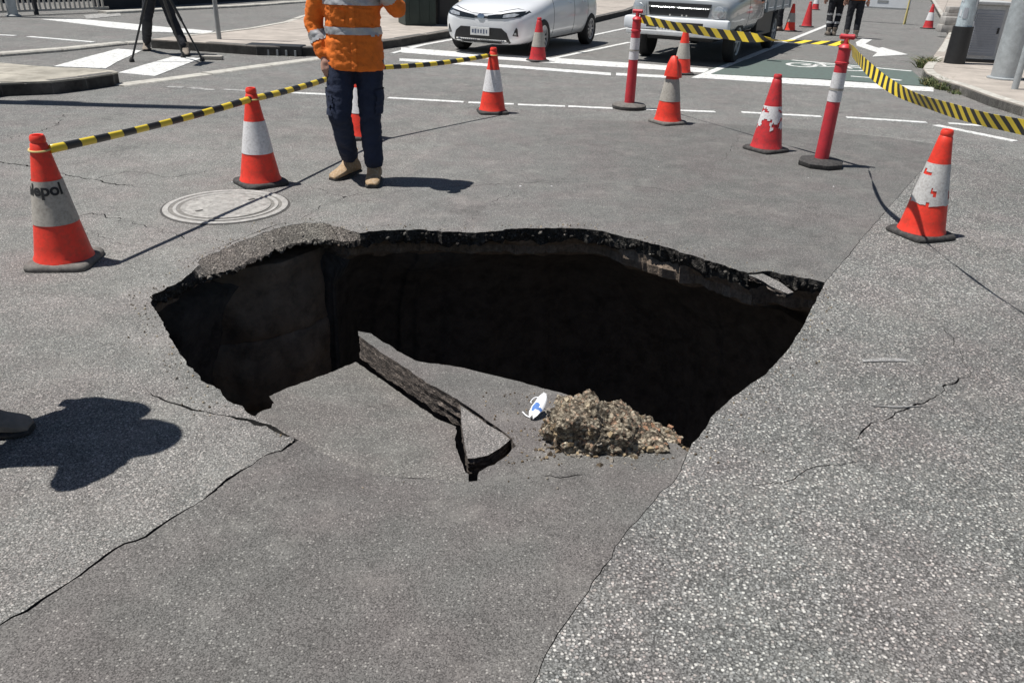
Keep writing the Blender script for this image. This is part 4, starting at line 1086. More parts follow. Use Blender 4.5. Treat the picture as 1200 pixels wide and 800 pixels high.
    if hat:
        mb = MB(); pr = [(.155, 1.715), (.15, 1.722), (.122, 1.728), (.12, 1.75), (.11, 1.79), (.075, 1.825), (0, 1.835)]; n = 28; vs = []
        for r, z in pr:
            for k in range(n):
                a = 2 * math.pi * k / n; pk = 1.18 if (r > .14 and math.sin(a) < -.5) else 1
                vs.append(hc_(r * math.cos(a) * .93, .015 + r * math.sin(a) * pk, z - .015))
        fs = [(j * n + k, j * n + (k + 1) % n, (j + 1) * n + (k + 1) % n, (j + 1) * n + k) for j in range(len(pr) - 1) for k in range(n)]
        mb.add(vs, fs); mb.build('hat', hat, t, True)
    return t
# worker walking towards the hole
wl = G(424, 212)
fL, fR = G(411, 209), G(439, 215)
rzw = .14
inv = Matrix.Rotation(-rzw, 3, 'Z')
lL, lR = inv @ (fL - Vector((wl.x, wl.y, 0))), inv @ (fR - Vector((wl.x, wl.y, 0)))
person('person in orange high visibility shirt, navy trousers and tan boots walking beside the hole', (wl.x, wl.y, 0), rzw,
       dict(hipL=(-.10, 0, .93), hipR=(.10, 0, .93), kneL=(-.13, -.09, .51), kneR=(.09, -.02, .5), ankL=(lL.x, lL.y + .08, .13), ankR=(lR.x, lR.y + .05, .1),
            elL=(-.29, .08, 1.15), wrL=(-.22, -.04, .91), elR=(.31, -.02, 1.25), wrR=(.17, -.2, 1.44), curl=.9),
       'hivis', 'navy', 'boot_tan', voxel=.012, bands=((1.07, 1.125), (1.27, 1.32)), hat='hard_hat', head_tilt=.3, hem=.83, boots={'L': dict(yaw=-.75, z=.012, pitch=.1), 'R': dict(yaw=-.08)}, fat=1.02)
# bystander at the hole's left edge, only a shoe tip and the shadow show
pl = G(36, 507)
person('person at the left edge of the hole, one dark shoe showing beside the cracked asphalt', (pl.x - .23, pl.y - .03, 0), math.radians(90),
       dict(ankL=(-.16, .02, .1), kneL=(-.14, -.02, .5), ankR=(.02, -.05, .1), kneR=(.07, -.07, .5), elL=(-.28, -.1, 1.2), wrL=(-.14, -.12, 1.42), elR=(.24, .06, 1.13), wrR=(.25, .03, .9)), 'hivis', 'navy', 'boot_dark', hat='hard_hat', bands=((1.07, 1.12),), scale=.92, boots={'R': dict(yaw=.1), 'L': dict(yaw=-.1)})
# camera operator and tripod on the crossing
tc = (G(154, 73) + G(238, 72)) / 2
cm = (G(172, 60) + G(217, 66)) / 2
a_, b_ = G(173, 59) - cm, G(219, 65) - cm
rzc = .25; inv = Matrix.Rotation(-rzc, 3, 'Z'); a_, b_ = inv @ a_, inv @ b_
person('person in dark clothes standing behind the camera tripod on the crossing', (cm.x, cm.y, 0), rzc,
       dict(ankL=(a_.x, a_.y, .1), ankR=(b_.x, b_.y, .1), kneL=(-.2, -.01, .52), kneR=(.18, -.02, .52), elL=(-.3, -.12, 1.16), wrL=(-.12, -.36, 1.25), elR=(.28, -.15, 1.16), wrR=(.1, -.36, 1.3)), 'navy', 'black_cloth', 'boot_dark', voxel=.016)
tp = thing('camera_tripod', 'black camera tripod with video camera in front of the dark clothed person', 'tripod', (tc.x, tc.y - .05, 0))
f1, f2 = G(154, 73) - Vector((tc.x, tc.y - .05, 0)), G(238, 72) - Vector((tc.x, tc.y - .05, 0)); f3 = Vector((.05, .55, 0))
for f in (f1, f2, f3):
    mb = MB(); c = Vector((0, .05, 1.3)); mb.tube([c + (f - c) * .05, c + (f - c) * .55], .022, 10); mb.tube([c + (f - c) * .5, c + (f - c) * .97], .015, 10); lg = mb.build('leg', 'black_plastic', tp, True)
    mb = MB(); mb.lathe([(.035, .0), (.04, .015), (.03, .05), (.018, .07)], 12, (f.x * .98, f.y * .98, 0)); mb.build('foot', 'rubber', lg, True)
MB().box((0, .05, 1.34), (.1, .1, .12), bev=.02).build('head', 'black_plastic', tp)
MB().box((0, -.02, 1.5), (.14, .4, .18), bev=.03).build('camera_body', 'black_plastic', tp)
mb = MB(); mb.tube([(0, -.2, 1.5), (0, -.32, 1.5), (0, -.36, 1.5)], [.055, .055, .07], 20); mb.build('lens', 'black_plastic', tp, True)
bx_ = G(250, 70); kb = thing('equipment_case', 'small flat grey case lying by the tripod foot', 'case', (bx_.x, bx_.y, 0), .1)
MB().box((0, 0, .035), (.3, .12, .05), bev=.01).build('lid', 'sleeve_grey', kb); MB().box((0, 0, .012), (.28, .11, .02)).build('tray', 'black_plastic', kb)
# workers in the background
p4 = G(996, 45)
person('person in orange vest and dark trousers standing on the closed lane', (p4.x, p4.y, 0), 2.9, {}, 'hivis', 'black_cloth', 'boot_dark', 'people beyond the barrier tape', voxel=.018, hem=.9, bands=((1.07, 1.12),))
p5 = G(977, 42)
person('person in dark trousers with reflective leg bands next to the orange vested one', (p5.x - .08, p5.y, 0), 3.0, dict(ankL=(-.06, .02, .1), ankR=(.09, .06, .1)), 'black_cloth', 'black_cloth', 'boot_dark', 'people beyond the barrier tape', voxel=.018, leg_bands=((.3, .36), (.5, .54)))
p6 = G(909, 36)
person('person in black clothes standing just behind the utility truck', (p6.x, p6.y, 0), -1.2, {}, 'black_cloth', 'black_cloth', 'boot_dark', 'people beyond the barrier tape', voxel=.018)

# ================================================================== VEHICLES
def loft_body(st, n_sub=2, arches=()):
    """mirrored section loft; st: x, then half section (y,z) list from sill centre to roof centre"""
    vs, fs = [], []; k = len(st[0][1]); full = 2 * k - 2
    for x, sec in st:
        ring = [(x, y, z) for y, z in sec] + [(x, -y, z) for y, z in sec[-2:0:-1]]
        vs += ring
    for j in range(len(st) - 1):
        for i in range(full): fs.append((j * full + i, (j + 1) * full + i, (j + 1) * full + (i + 1) % full, j * full + (i + 1) % full))
    fs += [tuple(range(full)), tuple((len(st) - 1) * full + i for i in range(full - 1, -1, -1))]
    me = bpy.data.meshes.new('b'); me.from_pydata(vs, [], fs); me.update()
    bm = bmesh.new(); bm.from_mesh(me); bmesh.ops.recalc_face_normals(bm, faces=bm.faces); bm.to_mesh(me); bm.free()
    o = bpy.data.objects.new('b', me); COL.objects.link(o)
    s = o.modifiers.new('s', 'SUBSURF'); s.levels = n_sub; s.render_levels = n_sub
    cut = []
    for x, y, r in arches:
        mb = MB(); mb.tube([(x, y - .19, .32), (x, y + .19, .32)], r, 40); c = mb.build('c', 'black_plastic'); cut.append(c)
        b = o.modifiers.new('c', 'BOOLEAN'); b.object = c; b.operation = 'DIFFERENCE'; b.solver = 'EXACT'
    me2 = evalmesh(o); bpy.data.objects.remove(o)
    for c in cut: bpy.data.objects.remove(c)
    return me2
def bvh_of(me):
    return BVHTree.FromPolygons([v.co for v in me.vertices], [tuple(p.vertices) for p in me.polygons])
def decal(bvh, poly, axis, off, name, mat, parent, sgn=1, grid=.04, thick=.012):
    """panel shaped to the body: poly in (y,z) for front views, (x,z) for side views"""
    q = resample([Vector((p[0], p[1], 0)) for p in poly], grid, True); pl_ = [(p.x, p.y) for p in q]; n = len(q)
    pts = [Vector(p) for p in pl_]
    for x in np.arange(min(p[0] for p in pl_), max(p[0] for p in pl_), grid):
        for y in np.arange(min(p[1] for p in pl_), max(p[1] for p in pl_), grid):
            if inpoly(x, y, pl_): pts.append(Vector((x, y)))
    v2, e2, f2, _, _, _ = delaunay_2d_cdt(pts, [(i, (i + 1) % n) for i in range(n)], [], 0, 1e-6)
    out = []
    for v in v2:
        if axis == 'front': org, d = Vector((6, v.x, v.y)), Vector((-1, 0, 0))
        elif axis == 'rear': org, d = Vector((-6, v.x, v.y)), Vector((1, 0, 0))
        else: org, d = Vector((v.x, 4 * sgn, v.y)), Vector((0, -sgn, 0))
        hit = bvh.ray_cast(org, d)
        out.append((hit[0] if hit[0] is not None else org + d * 4.5) - d * off)
    fs = []
    for f in f2:
        cx = sum(v2[i].x for i in f) / 3; cy = sum(v2[i].y for i in f) / 3
        if inpoly(cx, cy, pl_): fs.append(tuple(f))
    back = Vector((-1, 0, 0)) if axis == 'front' else Vector((1, 0, 0)) if axis == 'rear' else Vector((0, -sgn, 0))
    mb = MB(); m0 = len(out); mb.add(out + [o + back * thick for o in out], fs + [(i, (i + 1) % n, m0 + (i + 1) % n, m0 + i) for i in range(n)])
    return mb.build(name, mat, parent, True)
def wheel(parent, x, y, r, sgn, rim='alloy', spokes=10):
    wt = .2; mb = MB()
    pr = [(r * .62, -wt / 2), (r * .93, -wt / 2), (r, -wt / 2 + .03), (r, wt / 2 - .03), (r * .93, wt / 2), (r * .66, wt / 2), (r * .64, wt / 2 - .03)]
    R_ = Matrix.Rotation(-math.pi / 2 * sgn, 3, 'X')
    mb.lathe(pr, 36); mb.v = [tuple(R_ @ Vector(v) + Vector((x, y, r))) for v in mb.v]; wo = mb.build('wheel', 'tyre', parent, True)
    mb = MB(); mb.lathe([(r * .66, wt / 2 - .045), (r * .655, wt / 2 - .005), (r * .6, wt / 2 - .012), (r * .58, wt / 2 - .05)], 36)
    mb.lathe([(.06, wt / 2 - .05), (.055, wt / 2 - .01), (.03, wt / 2), (0, wt / 2)], 16)
    for k in range(spokes):
        a = 2 * math.pi * k / spokes; mb.box((r * .34 * math.cos(a), r * .34 * math.sin(a), wt / 2 - .03), (r * .56, .035, .025), a)
    mb.v = [tuple(R_ @ Vector(v) + Vector((x, y, r))) for v in mb.v]; mb.build('rim', rim, wo, True)
    mb = MB(); mb.lathe([(r * .6, wt / 2 - .09), (0, wt / 2 - .085)], 24); mb.v = [tuple(R_ @ Vector(v) + Vector((x, y, r))) for v in mb.v]; mb.build('brake_disc', 'black_plastic', wo)
def sec(wb, zb, ws, zs, wm, zm, wt, zt, wr, zr, zc):
    return [(0, zb), (wb, zb), (ws, zs), (wm, zm), (wt, zt), (wr, zr), (wr * .55, zc - .01), (0, zc)]
# --- white hatchback, nose at x=0 pointing +x, body to -x
car = thing('parked_car', 'white hatchback stopped at the stop line, number plate on its nose', 'car')
CARP = Vector((-.74, 14.95, 0)); hd = math.atan2(-AX.y, -AX.x); car.location = CARP; car.rotation_euler = (0, 0, hd + .05)
st = [(.0, sec(.35, .26, .42, .32, .5, .45, .5, .58, .42, .66, .68)),
      (-.05, sec(.5, .2, .62, .28, .68, .46, .67, .62, .58, .72, .74)),
      (-.2, sec(.62, .18, .76, .26, .81, .48, .79, .68, .68, .79, .82)),
      (-.5, sec(.66, .18, .82, .26, .865, .5, .84, .74, .72, .86, .9)),
      (-.95, sec(.66, .18, .83, .26, .88, .5, .86, .8, .76, .93, .98)),
      (-1.25, sec(.66, .18, .83, .26, .88, .5, .865, .84, .76, 1.0, 1.05)),
      (-1.7, sec(.66, .18, .83, .26, .88, .52, .865, .9, .64, 1.27, 1.32)),
      (-2.15, sec(.66, .18, .83, .26, .88, .52, .865, .92, .6, 1.4, 1.45)),
      (-2.9, sec(.66, .18, .83, .26, .88, .52, .865, .95, .6, 1.42, 1.47)),
      (-3.5, sec(.66, .2, .83, .28, .88, .54, .86, .97, .58, 1.36, 1.42)),
      (-3.95, sec(.6, .24, .78, .32, .84, .56, .8, .98, .55, 1.12, 1.2)),
      (-4.1, sec(.5, .3, .66, .38, .72, .56, .7, .86, .5, .98, 1.02))]
me = loft_body(st, 2, [(-.83, sy * .86, .345) for sy in (1, -1)] + [(-3.43, sy * .86, .345) for sy in (1, -1)])
bv = bvh_of(me); link('body', me, 'car_white', car, True)
sym = lambda pts: pts + [(-y, z) for y, z in pts[::-1]]
lg = decal(bv, sym([(0, .215), (.5, .215), (.56, .24), (.5, .40), (.40, .475), (0, .475)][::1])[:], 'front', .008, 'lower_grille', 'black_plastic', car)
decal(bv, sym([(0, .262), (.5, .262), (.49, .285), (0, .285)]), 'front', .02, 'bumper_strip', 'chrome', car)
decal(bv, sym([(0, .625), (.12, .625), (.4, .66), (.4, .685), (.12, .66), (0, .66)]), 'front', .006, 'upper_grille', 'black_plastic', car)
for s in (1, -1):
    h_ = decal(bv, [(s * y, z) for y, z in [(.13, .615), (.42, .63), (.70, .665), (.79, .735), (.76, .765), (.55, .74), (.3, .70), (.13, .672)]], 'front', .008, 'headlight', 'dark_glass', car)
    decal(bv, [(s * y, z) for y, z in [(.42, .648), (.62, .668), (.68, .71), (.6, .725), (.43, .695)]], 'front', .016, 'lamp', 'lamp_glass', h_)
    f_ = decal(bv, [(s * y, z) for y, z in [(.60, .36), (.685, .35), (.68, .47), (.66, .50)]], 'front', .008, 'fog_lamp_recess', 'black_plastic', car)
    decal(bv, [(s * y, z) for y, z in [(.625, .375), (.665, .37), (.66, .415), (.63, .41)]], 'front', .016, 'fog_lamp', 'lamp_glass', f_)
    decal(bv, [(-1.35, .97), (-1.85, 1.27), (-2.35, 1.36), (-2.38, .99)], 'side', .004, 'side_window', 'dark_glass', car, s)
    decal(bv, [(-2.45, 1.0), (-2.44, 1.36), (-3.1, 1.34), (-3.35, 1.05)], 'side', .004, 'side_window', 'dark_glass', car, s)
    for xs in (-1.32, -2.41, -3.2): decal(bv, [(xs - .006, .3), (xs + .006, .3), (xs + .006, .93), (xs - .006, .93)], 'side', .002, 'door_gap', 'black_plastic', car, s)
    for xs in (-2.25, -3.05): decal(bv, [(xs, .84), (xs + .18, .84), (xs + .18, .87), (xs, .87)], 'side', .02, 'door_handle', 'car_white', car, s)
    MB().box((-1.55, s * .96, 1.02), (.1, .2, .13), bev=.03).build('mirror', 'car_white', car, True)
    decal(bv, [(s_ * 1.0, 0) for s_ in ()] or [(-1.2, .2), (-3.05, .2), (-3.05, .26), (-1.2, .26)], 'side', .006, 'sill', 'black_plastic', car, s)
em = decal(bv, [(.07 * math.cos(a), .655 + .045 * math.sin(a)) for a in np.linspace(0, 6.28, 20)[:-1]], 'front', .014, 'emblem', 'chrome', car, grid=.02)
for s in (1, -1): decal(bv, [(s * y, z) for y, z in [(.70, .78), (.706, .78), (.60, .80), (.2, .715), (.0, .70), (.0, .694), (.2, .708), (.60, .79)]], 'front', .003, 'bonnet_gap', 'black_plastic', car, grid=.03)
pl_ = MB().box((.035, 0, .41), (.012, .372, .135), bev=.004).build('number_plate', 'plate_white', car)
for k in range(6): MB().box((.0425, -.135 + k * .054, .41), (.003, random.uniform(.018, .036), random.choice([.075, .06, .075]))).build('plate_character', 'plate_ink', pl_)
decal(bv, [(y, z) for y, z in sym([(0, 1.04), (.7, 1.02), (.55, 1.32), (0, 1.38)])], 'front', .005, 'windscreen', 'dark_glass', car, grid=.08)
for x in (-.83, -3.43):
    for s in (1, -1): wheel(car, x, s * .78, .31, s)

# --- white utility truck
ute = thing('utility_truck', 'white utility truck with bull nosed bumper and steel tray behind the striped tape', 'truck')
UP = Vector((2.66, 14.75, 0)); ute.location = UP; ute.rotation_euler = (0, 0, hd)
st = [(-.06, sec(.6, .62, .72, .66, .8, .76, .8, .9, .74, 1.0, 1.02)),
      (-.12, sec(.7, .5, .84, .58, .88, .74, .88, .92, .8, 1.06, 1.09)),
      (-.4, sec(.72, .46, .88, .54, .92, .74, .91, .98, .84, 1.1, 1.14)),
      (-1.0, sec(.72, .44, .89, .52, .93, .76, .92, 1.04, .85, 1.15, 1.19)),
      (-1.35, sec(.72, .44, .89, .52, .93, .76, .92, 1.08, .84, 1.2, 1.25)),
      (-1.8, sec(.72, .44, .89, .52, .93, .76, .92, 1.12, .74, 1.58, 1.64)),
      (-2.3, sec(.72, .44, .89, .52, .93, .76, .92, 1.12, .7, 1.74, 1.79)),
      (-2.9, sec(.72, .44, .89, .52, .93, .76, .92, 1.12, .7, 1.75, 1.8)),
      (-3.1, sec(.7, .46, .86, .54, .9, .76, .88, 1.1, .68, 1.68, 1.73))]
me = loft_body(st, 2, [(-.95, sy * .9, .43) for sy in (1, -1)]); bv = bvh_of(me); link('cab', me, 'ute_white', ute, True)
MB().box((.02, 0, .645), (.2, 1.86, .21), bev=.05).build('bumper', 'board_white', ute, True)
MB().box((.118, 0, .635), (.01, 1.0, .1), bev=.004).build('bumper_grille', 'black_plastic', ute)
MB().box((.09, 0, .5), (.16, 1.7, .08), bev=.02).build('bumper_lip', 'cabinet_grey', ute)
gr_ = decal(bv, sym([(0, .77), (.52, .77), (.56, .98), (0, .98)]), 'front', .01, 'grille', 'black_plastic', ute)
decal(bv, sym([(0, .9), (.55, .9), (.55, .925), (0, .925)]), 'front', .03, 'grille_bar', 'chrome', ute)
for s in (1, -1):
    h_ = decal(bv, [(s * y, z) for y, z in [(.58, .76), (.82, .77), (.83, .95), (.6, .96)]], 'front', .012, 'headlight', 'lamp_glass', ute)
    mb = MB(); mb.tube([(-.02, s * .7, .86), (.02, s * .7, .86), (.03, s * .7, .86)], [.1, .095, .05], 20); mb.build('lamp', 'lamp_glass', h_, True)
    decal(bv, [(-1.5, 1.14), (-1.95, 1.55), (-2.9, 1.62), (-2.9, 1.14)], 'side', .004, 'side_window', 'dark_glass', ute, s)
    for xs in (-1.45, -2.95): decal(bv, [(xs - .006, .55), (xs + .006, .55), (xs + .006, 1.1), (xs - .006, 1.1)], 'side', .002, 'door_gap', 'black_plastic', ute, s)
    decal(bv, [(-2.7, .98), (-2.5, .98), (-2.5, 1.02), (-2.7, 1.02)], 'side', .02, 'door_handle', 'black_plastic', ute, s)
    MB().box((-1.5, s * 1.04, 1.2), (.12, .22, .2), bev=.03).build('mirror', 'black_plastic', ute, True)
    MB().box((-2.1, s * .93, .42), (1.3, .14, .05), bev=.015).build('side_step', 'black_plastic', ute)
    # tray sides: posts with panels between
    for k in range(3):
        MB().box((-3.5 - k * .88, s * .9, 1.02), (.82, .03, .36), bev=.006).build('tray_side_panel', 'cabinet_grey', ute)
    for k in range(4): MB().box((-3.2 - k * .87 + .14, s * .925, 1.08), (.06, .05, .62), bev=.006).build('tray_post', 'galvanised', ute)
    MB().box((-3.1, s * .86, .56), (1.5, .1, .42), bev=.01).build('chassis_guard', 'black_plastic', ute)
MB().box((-4.5, 0, .8), (2.75, 1.84, .06), bev=.01).build('tray_floor', 'galvanised', ute)
MB().box((-2.9, 0, .46), (5.2, 1.2, .2), bev=.02).build('chassis', 'black_plastic', ute)
decal(bv, sym([(0, 1.25), (.78, 1.22), (.64, 1.6), (0, 1.68)]), 'front', .005, 'windscreen', 'dark_glass', ute, grid=.08)
pl_ = MB().box((.128, -.12, .60), (.012, .372, .135), bev=.004).build('number_plate', 'plate_white', ute)
for k in range(6): MB().box((.1355, -.255 + k * .054, .60), (.003, random.uniform(.018, .036), random.choice([.075, .06, .075]))).build('plate_character', 'plate_ink', pl_)
for x in (-.95, -4.35):
    for s in (1, -1): wheel(ute, x, s * .8, .36, s, 'cabinet_grey', 6)

# ================================================================== STREET FURNITURE
# dark green bins on the far footpath
b0 = G(494, 30, H2); bn = thing('rubbish_bin', 'dark green street bin with black lid behind the worker', 'bin', (b0.x, b0.y + .35, H2 - .01), .35)
MB().prism([(-.5, -.38), (.2, -.38), (.2, .38), (-.5, .38)], 0.02, 1.15).build('body', 'bin_green', bn); MB().box((-.15, 0, 1.19), (.76, .82, .08), bev=.02).build('lid', 'black_plastic', bn)
for x in (-.38, -.15, .08): MB().box((x, -.388, .58), (.03, .02, 1.0)).build('rib', 'bin_green', bn)
b1 = G(515, 29, H2); bn = thing('electrical_cabinet', 'black roadside cabinet beside the dark green street bin', 'cabinet', (b1.x + .1, b1.y + .4, H2 - .01), .35)
MB().box((0, 0, .65), (.5, .6, 1.3), bev=.015).build('body', 'wall_dark', bn); MB().box((.0, -.305, .7), (.42, .012, 1.05)).build('door', 'black_plastic', bn); MB().box((.15, -.318, .7), (.02, .02, .12)).build('handle', 'pole_grey', bn)
def pole(name, label, px, h, r, z0, mat, extra=None, cat='pole'):
    p = G(*px, z0) if len(px) == 2 else Vector(px); t = thing(name, label, cat, (p.x, p.y, z0 - .006))
    mb = MB(); mb.tube([(0, 0, 0), (0, 0, h * .5), (0, 0, h)], [r, r * .96, r * .85], 24); mb.build('shaft', mat, t, True)
    return t
t = pole('sign_pole', 'thin grey steel pole on the far footpath right of the camera tripod', (257, 46), 3.2, .04, H2, 'pole_grey')
MB().box((0, -.05, 2.8), (.6, .01, .45), bev=.003).build('sign_plate', 'galvanised', t)
t = pole('signal_pole', 'pale grey pole standing at the picket railing', (16, 20), 4.0, .11, 0.0, 'galvanised')
mb = MB(); mb.lathe([(.17, 0), (.17, .04), (.12, .06)], 20); mb.build('base_flange', 'pole_grey', t)
# street light column left of the crossing; its shadow lies on the road
t = pole('street_light', 'tall grey street light column on the traffic island', (-6.75, 8.83, H1), 8.2, .13, H1, 'galvanised', cat='street light')
mb = MB(); mb.tube([(0, 0, 8.1), (-.6, .0, 8.5), (-1.6, .0, 8.7)], [.06, .05, .045], 12); mb.build('arm', 'galvanised', t, True); MB().box((-1.9, 0, 8.7), (.6, .25, .12), bev=.03).build('lantern', 'galvanised', t)
# right hand poles and cabinet
t = pole('power_pole', 'stickered blue and white pole with black wrapped foot beside grey cabinet', (1118, 74), 5.5, .135, H3, 'graffiti_pale')
mb = MB(); mb.tube([(0, 0, .003), (0, 0, .62)], [.175, .165], 24); mb.build('foot_wrap', 'black_plastic', t, True)
for k in range(60):
    a, z, hh, ww = random.uniform(0, 6.28), random.uniform(.68, 2.2), random.uniform(.06, .2), random.uniform(.25, .7)
    mb = MB(); n = 6; vs = []
    for j in range(2):
        for i in range(n + 1): aa = a + ww * i / n; r = .1375 + .002 * k / 60; vs.append((r * math.cos(aa), r * math.sin(aa), z + hh * j + .03 * nz((i, j, k), 1.3)))
    mb.add(vs, [(i, i + 1, n + 2 + i, n + 1 + i) for i in range(n)]); mb.build('sticker', random.choice(['graffiti_blue', 'graffiti_blue', 'cabinet_blue', 'board_white']), t)
c0 = G(1146, 73, H3); cb_ = thing('signal_cabinet', 'grey traffic signal cabinet with louvred door between the two poles', 'cabinet', (c0.x, c0.y + .2, H3 - .006), -.12)
MB().box((0, 0, .5), (.62, .45, .94), bev=.02).build('body', 'cabinet_grey', cb_); MB().box((0, -.02, 1.0), (.7, .54, .06), bev=.015).build('roof', 'cabinet_grey', cb_)
MB().box((0, 0, .03), (.62, .46, .06)).build('plinth', 'black_plastic', cb_)
dr = MB().box((0, -.231, .5), (.48, .014, .76), bev=.003).build('door', 'cabinet_blue', cb_)
for k in range(16): MB().box((0, -.241, .18 + k * .042), (.42, .012, .018)).build('louvre', 'cabinet_blue', dr)
MB().box((.2, -.25, .55), (.03, .02, .1)).build('handle', 'black_plastic', dr)
t = pole('lamp_column', 'thick galvanised lamp column on the right hand footpath', (1176, 92), 6.5, .19, H3, 'galvanised')
mb = MB(); mb.tube([(0, 0, 0.002), (0, 0, .02), (0, 0, .03)], [.24, .24, .2], 24); mb.build('base_plate', 'galvanised', t, True)
t = pole('sign_pole', 'slim galvanised sign pole in front of the thick lamp column', (1189, 104), 3.0, .045, H3, 'galvanised')
MB().box((.05, -.06, 2.6), (.45, .01, .6), bev=.003).build('sign_plate', 'galvanised', t)
c1 = G(1174, 52, H3); t = thing('meter_box', 'small dark meter box with white base standing behind the lamp column', 'box', (c1.x, c1.y + .3, H3 - .006))
MB().box((0, 0, .2), (.4, .3, .4), bev=.01).build('base', 'board_white', t); MB().box((0, 0, .62), (.4, .32, .44), bev=.01).build('box', 'wall_dark', t); MB().box((0, -.165, .55), (.24, .008, .16)).build('label', 'pole_grey', t)
for k, (px, nst) in enumerate((((1106, 38), 2), ((1111, 22), 2))):
    for j in range(nst):
        c1 = G(*px, H3); o = MB().box((0, 0, .1), (.42, .3, .19), bev=.012).build('concrete_block', 'block', None, True, (c1.x + .1 + .05 * j, c1.y + .1, H3 - .004 + j * .192))
        tag(o, ('pale concrete block on the footpath, lower of the pair ' if j == 0 else 'pale concrete block lying on another block, upper of the pair ') + ('behind the stickered pole' if k == 0 else 'farther along the kerb'), 'block', 'stacked concrete blocks')
# barrier board beyond the workers
bw = (G(1010, 26) + G(1053, 28)) / 2
bo = thing('barrier_board', 'white hinged barrier board on two legs behind the people on the lane', 'barrier board', (bw.x, bw.y, 0), -.55)
MB().box((0, 0, .68), (1.6, .05, .5), bev=.01).build('panel', 'board_white', bo); MB().box((0, 0, 1.0), (1.7, .07, .1), bev=.01).build('top_rail', 'cabinet_blue', bo)
MB().box((-.05, -.03, .66), (.34, .012, .07)).build('label', 'pole_grey', bo); MB().box((0, -.03, .46), (1.6, .02, .05)).build('lower_rail', 'pole_grey', bo)
for sx in (-.75, .75):
    for sy in (-.16, .16):
        mb = MB(); mb.tube([(sx, 0, .95), (sx, sy, .0)], .022, 8); mb.build('leg', 'yellow_leg', bo)
# far left: railing, dark wall, hedge line
f0, f1_ = G(-60, 22), G(128, 14)
fd = (f1_ - f0); fl = fd.length; fd.normalize(); fa = math.atan2(fd.y, fd.x)
rl = thing('picket_railing', 'pale picket railing in front of the dark wall across the street', 'railing', f0, fa)
MB().box((fl / 2, 0, .98), (fl, .05, .05)).build('top_rail', 'wall_dark', rl); MB().box((fl / 2, 0, .1), (fl, .04, .05)).build('bottom_rail', 'railing', rl); MB().box((fl / 2, 0, .62), (fl, .04, .05)).build('middle_rail', 'wall_dark', rl)
for k in range(int(fl / .13)): MB().box((.06 + k * .13, 0, .36), (.05, .03, .48)).build('picket', 'railing', rl)
for k in range(int(fl / 2.0) + 1): MB().box((.02 + k * 2.0, .0, .55), (.08, .08, 1.1)).build('post', 'wall_dark', rl)
w0, w1 = G(120, 12), G(400, -6); wd_ = w1 - w0; wl_ = wd_.length; wa = math.atan2(wd_.y, wd_.x)
wlth = thing('dark_wall', 'long low charcoal wall on the far side of the street', 'wall', w0, wa)
for k in range(int(wl_ / 1.6) + 1): MB().box((.8 + k * 1.6, .2, .8), (1.585, .24, 1.6), bev=.01).build('panel', 'wall_dark', wlth)
MB().box((wl_ / 2 + .4, .2, 1.64), (wl_ + 1, .34, .08), bev=.01).build('coping', 'wall_dark', wlth)
strip('kerb_line', [(125, 17), (200, 13), (285, 9), (380, 2)], .3, .06, 'kerb_pale')
w0, w1 = G(-120, 8), G(135, 2); wd_ = w1 - w0; wl_ = wd_.length
wlb = thing('boundary_wall', 'dark boundary wall behind the picket railing', 'wall', w0 + Vector((0, 1.2, 0)), math.atan2(wd_.y, wd_.x))
for k in range(int(wl_ / 2) + 1): MB().box((1 + k * 2, .3, 1.0), (1.985, .2, 2.0), bev=.01).build('panel', 'wall_dark', wlb)
w0, w1 = G(1058, 0), G(1130, -3); wd_ = w1 - w0; wl_ = wd_.length + 3
wlc = thing('far_dark_block', 'black low block at the far end of the lane', 'wall', w0 + wd_.normalized() * -1.0, math.atan2(wd_.y, wd_.x))  # low dark block forming the black strip across the lane's far end
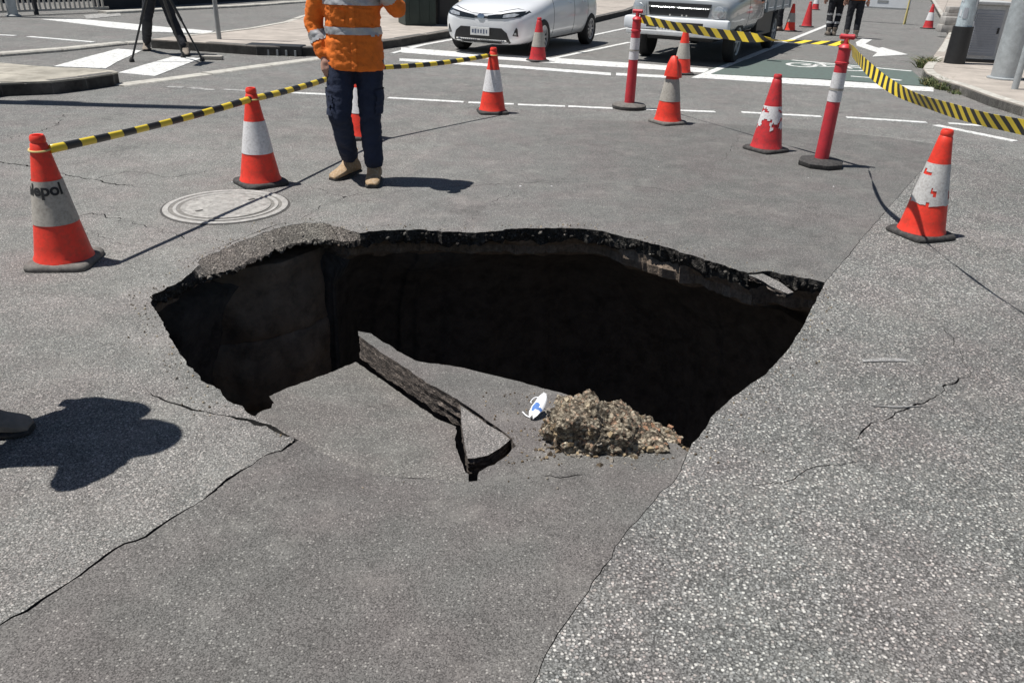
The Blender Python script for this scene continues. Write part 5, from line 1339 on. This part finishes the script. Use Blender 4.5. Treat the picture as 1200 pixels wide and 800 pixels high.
MB().box((wl_ / 2, .3, .6), (wl_, .3, 1.2), bev=.02).build('face', 'wall_dark', wlc); MB().box((wl_ / 2, .3, 1.23), (wl_ + .1, .4, .06), bev=.01).build('coping', 'cabinet_grey', wlc)

# weeds along the right kerb
def weed(px, h, n, sp, z0, label):
    p = G(*px, z0); t = thing('weed', label, 'weed', (p.x, p.y, z0), 0, 'weeds along the right kerb'); mb = MB()
    for k in range(n):
        a, r = random.uniform(0, 6.28), sp * math.sqrt(random.random()); b = Vector((r * math.cos(a), r * math.sin(a), -.01)); l = h * random.uniform(.4, 1.1)
        d = Vector((random.gauss(0, .5), random.gauss(0, .5), 1)).normalized(); s = d.cross(Vector((math.cos(a), math.sin(a), .2))).normalized() * random.uniform(.004, .012)
        m1 = b + d * l * .55; m2 = b + d * l + Vector((random.gauss(0, .3) * l, random.gauss(0, .3) * l, -.15 * l))
        mb.add([b - s, b + s, m1 + s * .8, m1 - s * .8, m2], [(0, 1, 2, 3), (3, 2, 4)], random.choice([0, 0, 1]))
    mb.build('leaves', ['leaf_a', 'leaf_b'], t)
    mb = MB(); mb.tube([(0, 0, -.01), (.01, 0, h * .3)], [.012, .006], 6); mb.build('stem', 'leaf_b', t)
weed((1086, 80), .28, 420, .18, 0.0, 'dry grass tuft at the kerb nose beside the green lane')
weed((1098, 101), .2, 380, .24, 0.0, 'low green weed in the gutter under the sagging tape')
weed((1112, 105), .18, 360, .22, 0.0, 'green weed between the kerb weed and the dry gutter weed')
weed((1128, 110), .12, 200, .2, 0.0, 'thin dry weed where the gutter meets the coarse asphalt')

# small pale flakes of litter and paint scraps on the road
mb = MB()
for k in range(16):
    px, py = random.uniform(60, 1150), random.uniform(150, 260); q = G(px, py)
    if inpoly(q.x, q.y, hole2): continue
    r = random.uniform(.004, .011); vs, fs = pebble_data(r, k); mb.add([Vector((v.x, v.y, v.z * .3)) + Vector((q.x, q.y, .003)) for v in vs], fs)
struct(mb.build('road_grit', 'sleeve_white'), 'stuff')
